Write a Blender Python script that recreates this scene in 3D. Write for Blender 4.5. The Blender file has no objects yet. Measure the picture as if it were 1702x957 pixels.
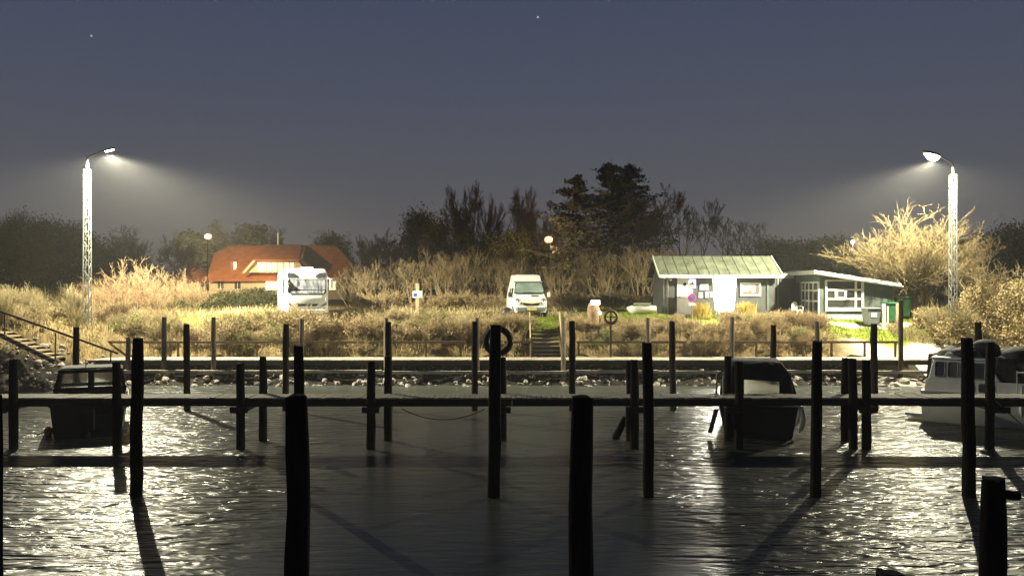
import bpy, bmesh, math, random
import numpy as np
from mathutils import Vector, Matrix
R = math.radians
rnd = random.Random(7)
scene = bpy.context.scene
col = scene.collection

# ------------------------------------------------------------------ camera model
CAMZ, F, CX, CY = 4.7, 1474.0, 851.0, 478.5
def P(px, py, D):
    """world point seen at photo pixel (px, py) at depth D"""
    return Vector(((px - CX) / F * D, D, CAMZ - (py - CY) / F * D))
def XD(px, D): return (px - CX) / F * D
def ZD(py, D): return CAMZ - (py - CY) / F * D

cam = bpy.data.cameras.new('camera'); camo = bpy.data.objects.new('camera', cam); col.objects.link(camo)
camo.location = (0, 0, CAMZ); camo.rotation_euler = (R(90), 0, 0)
cam.sensor_width = 36; cam.lens = F / 1702 * 36; cam.clip_end = 5000; cam.clip_start = 0.1
scene.camera = camo

# ------------------------------------------------------------------ materials
def mat(name, color=(.5, .5, .5), rough=.7, metal=0., var=.0, vscale=4., bump=0., bscale=20., color2=None, detail=4,
        stretch=None, emit=None, estr=0., spec=None, alpha=None):
    m = bpy.data.materials.new(name); m.use_nodes = True
    nt = m.node_tree; b = nt.nodes['Principled BSDF']
    b.inputs['Base Color'].default_value = (*color, 1)
    b.inputs['Roughness'].default_value = rough
    b.inputs['Metallic'].default_value = metal
    if spec is not None: b.inputs['Specular IOR Level'].default_value = spec
    if emit: b.inputs['Emission Color'].default_value = (*emit, 1); b.inputs['Emission Strength'].default_value = estr
    if color2 is not None or bump:
        tc = nt.nodes.new('ShaderNodeTexCoord'); mp = nt.nodes.new('ShaderNodeMapping')
        nt.links.new(tc.outputs['Object'], mp.inputs[0])
        if stretch: mp.inputs['Scale'].default_value = stretch
    if color2 is not None:
        n = nt.nodes.new('ShaderNodeTexNoise'); n.inputs['Scale'].default_value = vscale; n.inputs['Detail'].default_value = detail
        nt.links.new(mp.outputs[0], n.inputs['Vector'])
        cr = nt.nodes.new('ShaderNodeValToRGB'); cr.color_ramp.elements[0].position = .32; cr.color_ramp.elements[1].position = .68
        cr.color_ramp.elements[0].color = (*color, 1); cr.color_ramp.elements[1].color = (*color2, 1)
        nt.links.new(n.outputs['Fac'], cr.inputs[0]); nt.links.new(cr.outputs[0], b.inputs['Base Color'])
    if bump:
        n2 = nt.nodes.new('ShaderNodeTexNoise'); n2.inputs['Scale'].default_value = bscale; n2.inputs['Detail'].default_value = 5
        nt.links.new(mp.outputs[0], n2.inputs['Vector'])
        bp = nt.nodes.new('ShaderNodeBump'); bp.inputs['Strength'].default_value = bump; bp.inputs['Distance'].default_value = .05
        nt.links.new(n2.outputs['Fac'], bp.inputs['Height']); nt.links.new(bp.outputs[0], b.inputs['Normal'])
    return m

def island_mat(name, cols, rough=.85, trans=0.):
    """every blade or twig island gets one of the colours"""
    m = bpy.data.materials.new(name); m.use_nodes = True; nt = m.node_tree; b = nt.nodes['Principled BSDF']
    b.inputs['Roughness'].default_value = rough; b.inputs['Specular IOR Level'].default_value = .15
    g = nt.nodes.new('ShaderNodeNewGeometry'); cr = nt.nodes.new('ShaderNodeValToRGB')
    oi = nt.nodes.new('ShaderNodeObjectInfo'); ad = nt.nodes.new('ShaderNodeMath'); ad.operation = 'MULTIPLY_ADD'
    ad.inputs[1].default_value = .7
    sc2 = nt.nodes.new('ShaderNodeMath'); sc2.operation = 'MULTIPLY'; sc2.inputs[1].default_value = .3
    nt.links.new(oi.outputs['Random'], sc2.inputs[0]); nt.links.new(g.outputs['Random Per Island'], ad.inputs[0]); nt.links.new(sc2.outputs[0], ad.inputs[2])
    while len(cr.color_ramp.elements) < len(cols): cr.color_ramp.elements.new(.5)
    for i, c in enumerate(cols):
        cr.color_ramp.elements[i].position = i / max(1, len(cols) - 1); cr.color_ramp.elements[i].color = (*c, 1)
    nt.links.new(ad.outputs[0], cr.inputs[0]); nt.links.new(cr.outputs[0], b.inputs['Base Color'])
    return m

def pile_mat(name, c1, c2):
    """tarred timber, greener and slimier close to the waterline"""
    m = mat(name, c1, .9, color2=c2, spec=.12, vscale=2.5, bump=.6, bscale=9, stretch=(3, 3, .5))
    nt = m.node_tree; b = nt.nodes['Principled BSDF']; old = b.inputs['Base Color'].links[0].from_socket
    g = nt.nodes.new('ShaderNodeNewGeometry'); sx = nt.nodes.new('ShaderNodeSeparateXYZ'); nt.links.new(g.outputs['Position'], sx.inputs[0])
    mr = nt.nodes.new('ShaderNodeMapRange'); mr.inputs[1].default_value = .25; mr.inputs[2].default_value = .6
    nt.links.new(sx.outputs['Z'], mr.inputs[0])
    mx = nt.nodes.new('ShaderNodeMix'); mx.data_type = 'RGBA'; nt.links.new(mr.outputs[0], mx.inputs[0])
    mx.inputs[6].default_value = (.02, .024, .012, 1); nt.links.new(old, mx.inputs[7]); nt.links.new(mx.outputs[2], b.inputs['Base Color'])
    return m

M = {}
M['pile'] = pile_mat('tarred_pile_wood', (.012, .010, .009), (.034, .029, .024))
M['pile_old'] = pile_mat('old_pile_wood', (.06, .047, .035), (.15, .12, .09))
M['deck'] = mat('weathered_deck_wood', (.22, .20, .15), .75, color2=(.38, .34, .26), vscale=3, bump=.5, bscale=12, stretch=(1, 6, 1))
M['deck_far'] = mat('pale_deck_wood', (.26, .235, .18), .75, color2=(.46, .42, .33), vscale=1.3, bump=.4, bscale=12)
M['beam'] = mat('dark_beam_wood', (.02, .017, .014), .8, color2=(.045, .038, .03), vscale=3, bump=.5, bscale=10, stretch=(.5, 3, 3))
M['rail'] = mat('brown_rail_wood', (.07, .045, .026), .75, color2=(.12, .08, .045), vscale=5, bump=.3)
M['palewood'] = mat('pale_new_wood', (.42, .32, .19), .7, color2=(.52, .41, .26), vscale=6, bump=.3)
M['stone'] = mat('riprap_stone', (.22, .19, .16), .85, color2=(.48, .43, .38), vscale=2.2, bump=.8, bscale=6)
M['boulder'] = mat('brown_boulder', (.26, .17, .10), .85, color2=(.40, .28, .18), vscale=3, bump=.7, bscale=8)
M['white'] = mat('white_paint', (.78, .79, .74), .45, color2=(.70, .71, .66), vscale=6)
M['white_gloss'] = mat('white_vehicle_paint', (.80, .82, .76), .22, color2=(.74, .76, .71), vscale=2)
M['gelcoat'] = mat('off_white_gelcoat', (.78, .78, .71), .3, color2=(.68, .68, .62), vscale=2)
M['darkhull'] = mat('dark_hull_paint', (.015, .017, .022), .35, color2=(.03, .032, .04), vscale=2)
M['tarp'] = mat('dark_canvas', (.010, .011, .016), .8, color2=(.022, .024, .034), vscale=3, bump=.6, bscale=5)
M['greytarp'] = mat('grey_canvas', (.16, .16, .15), .8, color2=(.26, .26, .24), vscale=4, bump=.7, bscale=6)
M['clearvinyl'] = mat('cloudy_vinyl_window', (.74, .74, .66), .35, color2=(.55, .55, .50), vscale=3)
M['clearvinyl'].node_tree.nodes['Principled BSDF'].inputs['Transmission Weight'].default_value = .85
M['clearvinyl'].node_tree.nodes['Principled BSDF'].inputs['IOR'].default_value = 1.05
M['black'] = mat('black_plastic', (.015, .015, .017), .5, color2=(.025, .025, .027))
M['rubber'] = mat('tyre_rubber', (.018, .018, .018), .85, bump=.2)
M['grey'] = mat('grey_plastic', (.16, .17, .18), .55, color2=(.20, .21, .22))
M['bluegrey'] = mat('blue_grey_glass', (.035, .04, .055), .25, color2=(.06, .065, .09), vscale=3)
M['glass'] = mat('dark_window_glass', (.03, .035, .035), .06, color2=(.06, .06, .05), vscale=2, spec=.8)
M['wsglass'] = mat('windscreen_glass', (.16, .22, .20), .08, color2=(.26, .33, .29), vscale=2.2, spec=.8)
M['silver'] = mat('silver_window_cover', (.36, .38, .43), .4, .0, color2=(.04, .045, .065), vscale=2.4, detail=2, stretch=(2.6, 1, .8))
M['chrome'] = mat('chrome', (.75, .75, .75), .2, .9)
M['galv'] = mat('galvanised_steel', (.16, .165, .15), .5, .0, color2=(.24, .245, .22), vscale=8)
M['plate'] = mat('yellow_plate', (.70, .55, .06), .45, color2=(.74, .60, .1))
M['roofgreen'] = mat('mossy_roof_sheet', (.07, .085, .05), .9, color2=(.16, .18, .12), vscale=1.7, bump=.5, bscale=8)
M['cladding'] = mat('grey_green_cladding', (.052, .056, .056), .7, color2=(.08, .084, .078), vscale=3, bump=.5, bscale=6, stretch=(8, 1, .3))
M['cladding2'] = mat('green_grey_cladding', (.075, .10, .09), .7, color2=(.105, .13, .115), vscale=3, bump=.4, bscale=6, stretch=(8, 1, .3))
M['darkdoor'] = mat('dark_door', (.03, .032, .04), .5, color2=(.045, .045, .05))
M['blue'] = mat('sign_blue', (.04, .10, .55), .4, color2=(.05, .12, .6))
M['red'] = mat('sign_red', (.65, .04, .05), .4, color2=(.7, .05, .06))
M['binGrey'] = mat('grey_bin_plastic', (.12, .14, .14), .5, color2=(.16, .18, .18))
M['binGreen'] = mat('green_bin_plastic', (.02, .10, .035), .5, color2=(.028, .13, .05))
M['tile'] = mat('red_roof_tile', (.21, .07, .02), .8, color2=(.32, .115, .036), vscale=1.6, bump=.6, bscale=14)
M['tile_dark'] = mat('dark_roof_tile', (.12, .045, .02), .8, color2=(.16, .06, .03), vscale=2)
M['cream'] = mat('cream_wall', (.60, .52, .33), .8, color2=(.48, .42, .28), vscale=2)
M['reddoor'] = mat('red_brown_door', (.25, .08, .04), .6, color2=(.3, .1, .05))
M['rope'] = mat('pale_rope', (.42, .40, .34), .9, bump=.5, bscale=60)
M['darkrope'] = mat('dark_rope', (.10, .095, .07), .9, bump=.5, bscale=60)
M['buoyred'] = mat('dark_red_lifebuoy', (.10, .05, .035), .6, color2=(.14, .07, .045))
M['buoyblack'] = mat('black_lifebuoy', (.012, .012, .013), .6, color2=(.02, .02, .022))
M['orange'] = mat('orange_buoy', (.75, .16, .05), .5, color2=(.8, .2, .08))
M['winwarm'] = mat('lit_window', (.8, .7, .5), .4, emit=(1, .72, .36), estr=2.2)
M['lampglow'] = mat('street_lamp_glow', (.9, .9, .9), .4, emit=(1, .98, .90), estr=40)
M['lampwarm'] = mat('warm_street_lamp_glow', (.9, .9, .9), .4, emit=(1, .80, .50), estr=22)
M['panelbloom'] = mat('bloom_panel_side', (.9, .9, .9), .4, emit=(1, .92, .70), estr=5)
M['orangehalo'] = mat('orange_halo_glow', (.8, .4, .1), .4, emit=(1, .45, .10), estr=1.1)
M['lampamber'] = mat('amber_street_lamp_glow', (.9, .9, .9), .4, emit=(1, .62, .24), estr=24)
M['panelglow'] = mat('glare_panel_glow', (.9, .9, .9), .4, emit=(1, .95, .78), estr=90)
M['plaque'] = mat('lit_plaque', (.9, .9, .9), .4, emit=(.9, .95, 1), estr=3)  # own glow makes the plaque and the marker disc bright white
M['paper'] = mat('printed_paper', (.70, .68, .58), .8, color2=(.60, .58, .50), vscale=9)
M['bark'] = mat('grey_bark', (.20, .165, .11), .9, color2=(.33, .28, .19), vscale=5, bump=.6, bscale=12)
M['bark_gold'] = mat('golden_bark', (.14, .105, .05), .9, color2=(.24, .19, .10), vscale=5, bump=.6, bscale=12)
M['bark_dark'] = mat('dark_bark', (.05, .042, .035), .9, color2=(.08, .065, .05), vscale=4)
M['twig_tan'] = island_mat('tan_twigs', [(.17, .12, .06), (.36, .28, .15), (.44, .36, .22), (.26, .20, .10)])
M['twig_pink'] = island_mat('pinkish_twigs', [(.18, .11, .055), (.33, .22, .115), (.36, .26, .155), (.23, .145, .07)])
M['twig_pale'] = island_mat('pale_twigs', [(.18, .145, .07), (.33, .27, .14), (.38, .32, .18), (.24, .19, .09)])
M['twig_brown'] = island_mat('dark_brown_twigs', [(.08, .05, .03), (.17, .11, .065), (.12, .08, .045)])
M['twig_olive'] = island_mat('olive_leafed_twigs', [(.12, .12, .04), (.24, .24, .09), (.30, .27, .13), (.17, .16, .06)])
M['twig_gold'] = island_mat('golden_brown_twigs', [(.08, .058, .024), (.17, .13, .06), (.22, .17, .085), (.12, .09, .04)])
M['twig_grey'] = island_mat('grey_brown_twigs', [(.15, .11, .055), (.30, .225, .12), (.38, .29, .16), (.2, .15, .075)])
M['twig_dark'] = island_mat('dark_twigs', [(.075, .058, .042), (.13, .10, .07), (.09, .07, .052)])
M['twig_red'] = island_mat('reddish_twigs', [(.10, .055, .03), (.17, .09, .045), (.13, .075, .04)])
M['needle'] = island_mat('conifer_needles', [(.030, .036, .022), (.06, .062, .036), (.045, .05, .034)])
M['leafdark'] = island_mat('dark_evergreen_leaves', [(.045, .055, .02), (.10, .10, .036), (.07, .075, .028), (.14, .125, .05)])
M['leafpale'] = island_mat('pale_green_leaves', [(.14, .16, .09), (.25, .26, .16), (.20, .20, .12)])
M['hedgeleaf'] = island_mat('dry_hedge_leaves', [(.28, .205, .09), (.40, .31, .15), (.46, .38, .21), (.34, .26, .11)])
M['drygrass'] = island_mat('dry_grass_blades', [(.20, .15, .07), (.38, .30, .15), (.46, .38, .22), (.28, .25, .10), (.42, .35, .19)])
M['yellowgrass'] = island_mat('yellow_grass_blades', [(.42, .30, .06), (.52, .40, .12), (.38, .27, .06)])
M['lawnblade'] = island_mat('lawn_blades', [(.12, .18, .025), (.19, .25, .04), (.25, .28, .06), (.14, .20, .03)])

def haze_mat():
    m = bpy.data.materials.new('night_haze'); m.use_nodes = True; nt = m.node_tree
    nt.nodes.remove(nt.nodes['Principled BSDF'])
    v = nt.nodes.new('ShaderNodeVolumePrincipled')
    v.inputs['Color'].default_value = (.92, .92, .92, 1); v.inputs['Density'].default_value = HAZE; v.inputs['Anisotropy'].default_value = .25
    nt.links.new(v.outputs[0], nt.nodes['Material Output'].inputs['Volume'])
    return m
HAZE = .0008

# ------------------------------------------------------------------ helpers
def tag(o, label=None, cat=None, group=None, kind=None):
    if label: o['label'] = label
    if cat: o['category'] = cat
    if group: o['group'] = group
    if kind: o['kind'] = kind
    return o
def empty(name, loc=(0, 0, 0), rz=0, label=None, cat=None, group=None):
    o = bpy.data.objects.new(name, None); col.objects.link(o); o.location = loc; o.rotation_euler = (0, 0, rz); o.empty_display_size = .2
    return tag(o, label, cat, group)
def copy_tree(o, parent=None):
    c = o.copy(); col.objects.link(c)
    if parent is not None: c.parent = parent
    for ch in list(o.children): copy_tree(ch, c)
    return c

class MB:
    def __init__(s): s.v = []; s.f = []
    def add(s, vs, fs):
        n = len(s.v); s.v += [tuple(v) for v in vs]; s.f += [tuple(i + n for i in f) for f in fs]; return s
    def box(s, c, size, rz=0, ry=0, rx=0):
        m = Matrix.Rotation(rz, 3, 'Z') @ Matrix.Rotation(ry, 3, 'Y') @ Matrix.Rotation(rx, 3, 'X'); c = Vector(c)
        vs = [c + m @ Vector((sx * size[0] / 2, sy * size[1] / 2, sz * size[2] / 2)) for sz in (-1, 1) for sy in (-1, 1) for sx in (-1, 1)]
        return s.add(vs, [(0, 2, 3, 1), (4, 5, 7, 6), (0, 1, 5, 4), (2, 6, 7, 3), (0, 4, 6, 2), (1, 3, 7, 5)])
    def bar(s, a, b, w, h=None):
        """rectangular bar from a to b"""
        a = Vector(a); b = Vector(b); h = h or w; d = (b - a).normalized()
        up = Vector((0, 0, 1)) if abs(d.z) < .95 else Vector((0, 1, 0))
        x = d.cross(up).normalized(); y = x.cross(d)
        vs = [p + x * (sx * w / 2) + y * (sy * h / 2) for p in (a, b) for sx, sy in ((-1, -1), (1, -1), (1, 1), (-1, 1))]
        return s.add(vs, [(3, 2, 1, 0), (4, 5, 6, 7), (0, 1, 5, 4), (1, 2, 6, 5), (2, 3, 7, 6), (3, 0, 4, 7)])
    def tube(s, pts, rad, n=8, cap=True):
        pts = [Vector(p) for p in pts]; rings = []
        if not hasattr(rad, '__len__'): rad = [rad] * len(pts)
        ref = None
        for i, p in enumerate(pts):
            d = (pts[min(i + 1, len(pts) - 1)] - pts[max(i - 1, 0)]).normalized()
            if ref is None: ref = Vector((1, 0, 0)) if abs(d.x) < .9 else Vector((0, 1, 0))
            x = (ref - d * ref.dot(d)).normalized(); y = d.cross(x); ref = x
            rings.append([p + (x * math.cos(2 * math.pi * k / n) + y * math.sin(2 * math.pi * k / n)) * rad[i] for k in range(n)])
        return s.loft(rings, cap, closed=True)
    def loft(s, rings, cap=True, closed=True):
        n = len(rings[0]); base = len(s.v)
        for r in rings: s.v += [tuple(p) for p in r]
        for i in range(len(rings) - 1):
            for k in range(n if closed else n - 1):
                a = base + i * n + k; b = base + i * n + (k + 1) % n
                s.f.append((a, b, b + n, a + n))
        if cap:
            s.f.append(tuple(base + k for k in reversed(range(n)))); s.f.append(tuple(base + (len(rings) - 1) * n + k for k in range(n)))
        return s
    def prism(s, poly, axis, a, b):
        """extrude 2-D polygon along axis ('x','y','z') from a to b"""
        def mk(u, v, t): return {'x': (t, u, v), 'y': (u, t, v), 'z': (u, v, t)}[axis]
        return s.loft([[mk(u, v, a) for u, v in poly], [mk(u, v, b) for u, v in poly]])
    def ico(s, c, r, seed=0, rough=.2, sub=2, squash=(1, 1, 1)):
        bm = bmesh.new(); bmesh.ops.create_icosphere(bm, subdivisions=sub, radius=1); rr = random.Random(seed)
        ds = [Vector((rr.gauss(0, 1), rr.gauss(0, 1), rr.gauss(0, 1))).normalized() for _ in range(9)]; am = [rr.uniform(.4, 1) * rough for _ in ds]
        vs = []
        for v in bm.verts:
            k = 1 + sum(a * max(-.3, d.dot(v.co)) ** 3 for a, d in zip(am, ds)) - rough
            vs.append(Vector(c) + Vector((v.co.x * squash[0], v.co.y * squash[1], v.co.z * squash[2])) * (r * k))
        fs = [tuple(v.index for v in f.verts) for f in bm.faces]; bm.free(); return s.add(vs, fs)
    def build(s, name, m, parent=None, smooth=False, bevel=0, sub=0, fix=True):
        me = bpy.data.meshes.new(name); me.from_pydata(s.v, [], s.f)
        if fix:
            bm = bmesh.new(); bm.from_mesh(me); bmesh.ops.recalc_face_normals(bm, faces=bm.faces); bm.to_mesh(me); bm.free()
        me.materials.append(M[m] if isinstance(m, str) else m)
        if smooth:
            me.polygons.foreach_set('use_smooth', [True] * len(me.polygons))
            if name in ('mooring_pile', 'support_post', 'pile_shaft', 'leaning_stake'): me.set_sharp_from_angle(angle=R(45))
        o = bpy.data.objects.new(name, me); col.objects.link(o)
        if parent is not None: o.parent = parent
        if bevel:
            bv = o.modifiers.new('bevel', 'BEVEL'); bv.width = bevel; bv.segments = 2; bv.limit_method = 'ANGLE'; bv.angle_limit = R(40)
        if sub:
            sd = o.modifiers.new('sub', 'SUBSURF'); sd.levels = sub; sd.render_levels = sub
        return o

def fast_mesh(name, verts, faces, m):
    """verts Nx3, faces Kx(3|4) numpy arrays"""
    me = bpy.data.meshes.new(name); k = faces.shape[1]
    me.vertices.add(len(verts)); me.vertices.foreach_set('co', verts.astype(np.float32).ravel())
    me.loops.add(faces.size); me.loops.foreach_set('vertex_index', faces.astype(np.int32).ravel())
    me.polygons.add(len(faces)); me.polygons.foreach_set('loop_start', np.arange(0, faces.size, k, dtype=np.int32))
    me.materials.append(M[m] if isinstance(m, str) else m)
    me.update(calc_edges=True); me.validate()
    return me
def link_mesh(name, me, parent=None, loc=None):
    o = bpy.data.objects.new(name, me); col.objects.link(o)
    if parent is not None: o.parent = parent
    if loc is not None: o.location = loc
    return o

# ------------------------------------------------------------------ twigs and leaves
def grow(rr, p, d, L, r, lvl, maxlvl, out, tips, nseg=4, kids=2, spread=.7, up=.12, wob=.18, ratio=.6, first=1, keep=.55):
    step = L / nseg
    for i in range(nseg):
        d = (d[0] + rr.gauss(0, wob), d[1] + rr.gauss(0, wob), d[2] + rr.gauss(0, wob) + up)
        n = math.sqrt(d[0] ** 2 + d[1] ** 2 + d[2] ** 2); d = (d[0] / n, d[1] / n, d[2] / n)
        q = (p[0] + d[0] * step, p[1] + d[1] * step, p[2] + d[2] * step); r1 = r * (1 - keep / nseg)
        out.append((*p, *q, r, r1, lvl)); p = q; r = r1
        if lvl < maxlvl and i >= first:
            for _ in range(kids if rr.random() < .85 else kids + 1):
                e = (d[0] + rr.gauss(0, spread), d[1] + rr.gauss(0, spread), d[2] + rr.gauss(0, spread * .8))
                n = math.sqrt(e[0] ** 2 + e[1] ** 2 + e[2] ** 2); e = (e[0] / n, e[1] / n, e[2] / n)
                grow(rr, p, e, L * ratio * rr.uniform(.7, 1.2), r * .62, lvl + 1, maxlvl, out, tips, nseg, kids, spread, up, wob, ratio, first, keep)
    tips.append(p)

def tubes(name, segs, m, minr=.006, sides=3, leaf=None):
    s = np.array(segs)[:, :8]; a = s[:, 0:3]; b = s[:, 3:6]; r0 = np.maximum(s[:, 6], minr); r1 = np.maximum(s[:, 7], minr)
    d = b - a; d /= np.linalg.norm(d, axis=1)[:, None] + 1e-9; b = b + d * r1[:, None] * .5
    ref = np.where(np.abs(d[:, 2:3]) < .9, np.array([[0, 0, 1.]]), np.array([[1., 0, 0]]))
    x = np.cross(d, ref); x /= np.linalg.norm(x, axis=1)[:, None]; y = np.cross(d, x)
    n = len(s); V = np.zeros((n, 2 * sides, 3))
    for k in range(sides):
        t = 2 * math.pi * k / sides; o = x * math.cos(t) + y * math.sin(t)
        V[:, k] = a + o * r0[:, None]; V[:, sides + k] = b + o * r1[:, None]
    base = (np.arange(n) * 2 * sides)[:, None]
    F4 = np.concatenate([base + np.array([[k, (k + 1) % sides, sides + (k + 1) % sides, sides + k]]) for k in range(sides)])
    V = V.reshape(-1, 3)
    if leaf is not None:
        LV = leaf_verts(leaf[0], leaf[1], leaf[2], .04, leaf[3], 0, .6); F4 = np.concatenate([F4, len(V) + np.arange(len(LV)).reshape(-1, 4)]); V = np.concatenate([V, LV])
    return fast_mesh(name, V, F4, m)

def leaves(name, centers, size, m, seed=0, spread=.3, per=3, flat=0., aspect=.6):
    V = leaf_verts(centers, size, seed, spread, per, flat, aspect); return fast_mesh(name, V, np.arange(len(V)).reshape(-1, 4), m)
def leaf_verts(centers, size, seed, spread, per, flat, aspect):
    g = np.random.default_rng(seed); c = np.repeat(np.array(centers), per, axis=0); n = len(c)
    c = c + g.normal(0, spread, (n, 3)); u = g.normal(0, 1, (n, 3)); u[:, 2] *= (1 - flat); u /= np.linalg.norm(u, axis=1)[:, None]
    w = g.normal(0, 1, (n, 3)); w -= u * np.sum(u * w, axis=1)[:, None]; w /= np.linalg.norm(w, axis=1)[:, None]
    L = size * g.uniform(.6, 1.4, n)[:, None]; W = L * aspect
    return np.stack([c - u * L / 2, c + w * W / 2, c + u * L / 2, c - w * W / 2], 1).reshape(-1, 3)

def blades(name, bases, m, h=(.4, 1.), w=.02, lean=.35, seed=0):
    """one curved blade of grass (two quads) per base point"""
    g = np.random.default_rng(seed); b = np.array(bases); n = len(b); H = g.uniform(h[0], h[1], n)[:, None]
    az = g.uniform(0, 2 * math.pi, n); dirv = np.stack([np.cos(az), np.sin(az), 0 * az], 1); sd = np.stack([-np.sin(az), np.cos(az), 0 * az], 1)
    ang2 = g.uniform(0, 2 * math.pi, n); sd = np.stack([np.cos(ang2), np.sin(ang2), 0 * az], 1)
    ln = np.abs(g.normal(0, lean, n))[:, None]; z = np.array([[0, 0, 1.]])
    mid = b + z * H * .55 + dirv * ln * H * .3; top = b + z * H * (1 - .3 * ln) + dirv * ln * H * .95
    ww = w * g.uniform(.6, 1.4, n)[:, None]
    V = np.stack([b - sd * ww / 2, b + sd * ww / 2, mid + sd * ww * .45, mid - sd * ww * .45, top + sd * ww * .15, top - sd * ww * .15], 1).reshape(-1, 3)
    i = (np.arange(n) * 6)[:, None]
    return fast_mesh(name, V, np.concatenate([i + np.array([[0, 1, 2, 3]]), i + np.array([[3, 2, 4, 5]])]), m)

# ------------------------------------------------------------------ terrain, water, sky
def sstep(a, b, x):
    t = np.clip((x - a) / (b - a), 0, 1); return t * t * (3 - 2 * t)
def shore(x):
    x = np.asarray(x, float)
    s = 42.7 - 3.7 * sstep(-19, -24, x) - 10 * sstep(-25, -45, x)
    return s + 0.25 * np.sin(x * 1.3) + .15 * np.sin(x * 3.1 + 1)
def height(x, y):
    x = np.asarray(x, float); y = np.asarray(y, float)
    d = y - shore(x)
    # profile of the straight bank: riprap, jetty shelf, grassy bank, meadow
    prof = np.interp(d, [-12, -3, -.8, 0, 1.3, 2.7, 4.5, 7.5, 10.4, 60, 2000], [-1.6, -1.5, -.7, 0, .62, 1.0, 2.35, 2.98, 3.25, 3.3, 3.6])
    beach = np.interp(d, [-12, -3, -.8, 0, 2.5, 3.8, 5.5, 7.6, 60, 2000], [-1.6, -1.5, -.4, 0, .85, 1.75, 2.5, 3.0, 3.35, 3.6])
    leftb = np.interp(d, [-12, -3, -.8, 0, 2, 4, 8, 60, 2000], [-1.6, -1.5, -.7, 0, 1.7, 2.6, 3.1, 3.3, 3.6])
    wb = sstep(16.2, 19.5, x); wl = sstep(-20.3, -23, x)
    h = prof * (1 - wb) * (1 - wl) + beach * wb + leftb * wl
    return h + np.where(d > 3, .05 * np.sin(x * .9 + y * .4) + .04 * np.sin(x * 2.3 - y * 1.7), 0)
def hz(x, y): return float(height(x, y))

def lin(a, b, s): return list(np.arange(a, b, s))
xs = np.array([-760, -500, -300, -200, -140, -100, -80] + lin(-66, 66, .6) + [66, 80, 100, 140, 200, 300, 500, 760], float)
ys = np.array([-75, -40, 0, 15, 25, 29] + lin(31, 64, .4) + lin(64, 100, 2) + [100, 110, 125, 150, 200, 300, 500, 800, 1050], float)
GX, GY = np.meshgrid(xs, ys); GZ = height(GX, GY)
nx, ny = len(xs), len(ys)
idx = np.arange(nx * ny).reshape(ny, nx)
quads = np.stack([idx[:-1, :-1], idx[:-1, 1:], idx[1:, 1:], idx[1:, :-1]], -1).reshape(-1, 4)
gm = bpy.data.materials.new('meadow_ground'); gm.use_nodes = True
me = fast_mesh('ground', np.stack([GX, GY, GZ], -1).reshape(-1, 3), quads, gm)
# material zones of the ground itself: dry turf, green lawn, sand
D_ = GY - shore(GX)
wob = 1.2 * np.sin(GX * .7) + .8 * np.sin(GX * 1.9 + GY)
lawn = np.maximum.reduce([sstep(49.2, 50.2, GY + .3 * wob) * sstep(4, 4.8, GX + .2 * wob) * sstep(24.5, 23, GX + .3 * wob),
                          sstep(46.6, 47.4, GY) * sstep(1.0, 1.4, GX) * sstep(3.0, 2.7, GX),
                          sstep(48.6, 49.6, GY + .3 * wob) * sstep(-20, -18, GX) * sstep(-10, -12, GX) * sstep(60, 56, GY),
                          sstep(46.5, 47.1, GY + .2 * wob) * sstep(15.8, 17.2, GX + .3 * wob) * sstep(24.5, 23, GX)])
sand = np.maximum(sstep(16.5, 18.5, GX + .4 * wob) * sstep(47.0, 46.4, GY + .2 * wob) * sstep(-1.5, 0, D_),
                  sstep(48.55, 48.7, GY + .05 * wob) * sstep(49.35, 49.2, GY + .05 * wob) * sstep(16.5, 18, GX) * sstep(23, 21.5, GX))
road = sstep(52.5, 53.2, GY) * sstep(56.5, 55.8, GY) * sstep(5, 3, GX)
rocky = sstep(2.6, 1.6, D_) * (1 - sand)
ca = me.color_attributes.new('zone', 'FLOAT_COLOR', 'POINT')
ca.data.foreach_set('color', np.stack([lawn * (1 - sand), sand, road, rocky], -1).reshape(-1).astype(np.float32))
ground = link_mesh('ground', me); tag(ground, kind='structure')
me.polygons.foreach_set('use_smooth', [True] * len(me.polygons))
nt = gm.node_tree; b = nt.nodes['Principled BSDF']; b.inputs['Roughness'].default_value = .95; b.inputs['Specular IOR Level'].default_value = .1
at = nt.nodes.new('ShaderNodeVertexColor'); at.layer_name = 'zone'; sp = nt.nodes.new('ShaderNodeSeparateColor'); nt.links.new(at.outputs['Color'], sp.inputs[0])
tc = nt.nodes.new('ShaderNodeTexCoord')
def noise_ramp(scale, c1, c2, detail=6):
    n = nt.nodes.new('ShaderNodeTexNoise'); n.inputs['Scale'].default_value = scale; n.inputs['Detail'].default_value = detail
    nt.links.new(tc.outputs['Object'], n.inputs['Vector']); cr = nt.nodes.new('ShaderNodeValToRGB')
    cr.color_ramp.elements[0].position = .35; cr.color_ramp.elements[1].position = .65
    cr.color_ramp.elements[0].color = (*c1, 1); cr.color_ramp.elements[1].color = (*c2, 1); nt.links.new(n.outputs['Fac'], cr.inputs[0]); return cr.outputs[0]
cur = noise_ramp(1.6, (.10, .075, .035), (.22, .16, .08))
for src, c in ((sp.outputs[0], noise_ramp(2.2, (.12, .17, .02), (.24, .27, .045))), (sp.outputs[2], noise_ramp(1.2, (.30, .25, .15), (.38, .32, .20))),
               (at.outputs['Alpha'], noise_ramp(3, (.012, .011, .009), (.045, .04, .033))), (sp.outputs[1], noise_ramp(1.5, (.50, .46, .36), (.68, .64, .53)))):
    mx = nt.nodes.new('ShaderNodeMix'); mx.data_type = 'RGBA'; nt.links.new(src, mx.inputs[0]); nt.links.new(cur, mx.inputs[6]); nt.links.new(c, mx.inputs[7]); cur = mx.outputs[2]
nt.links.new(cur, b.inputs['Base Color'])
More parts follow.
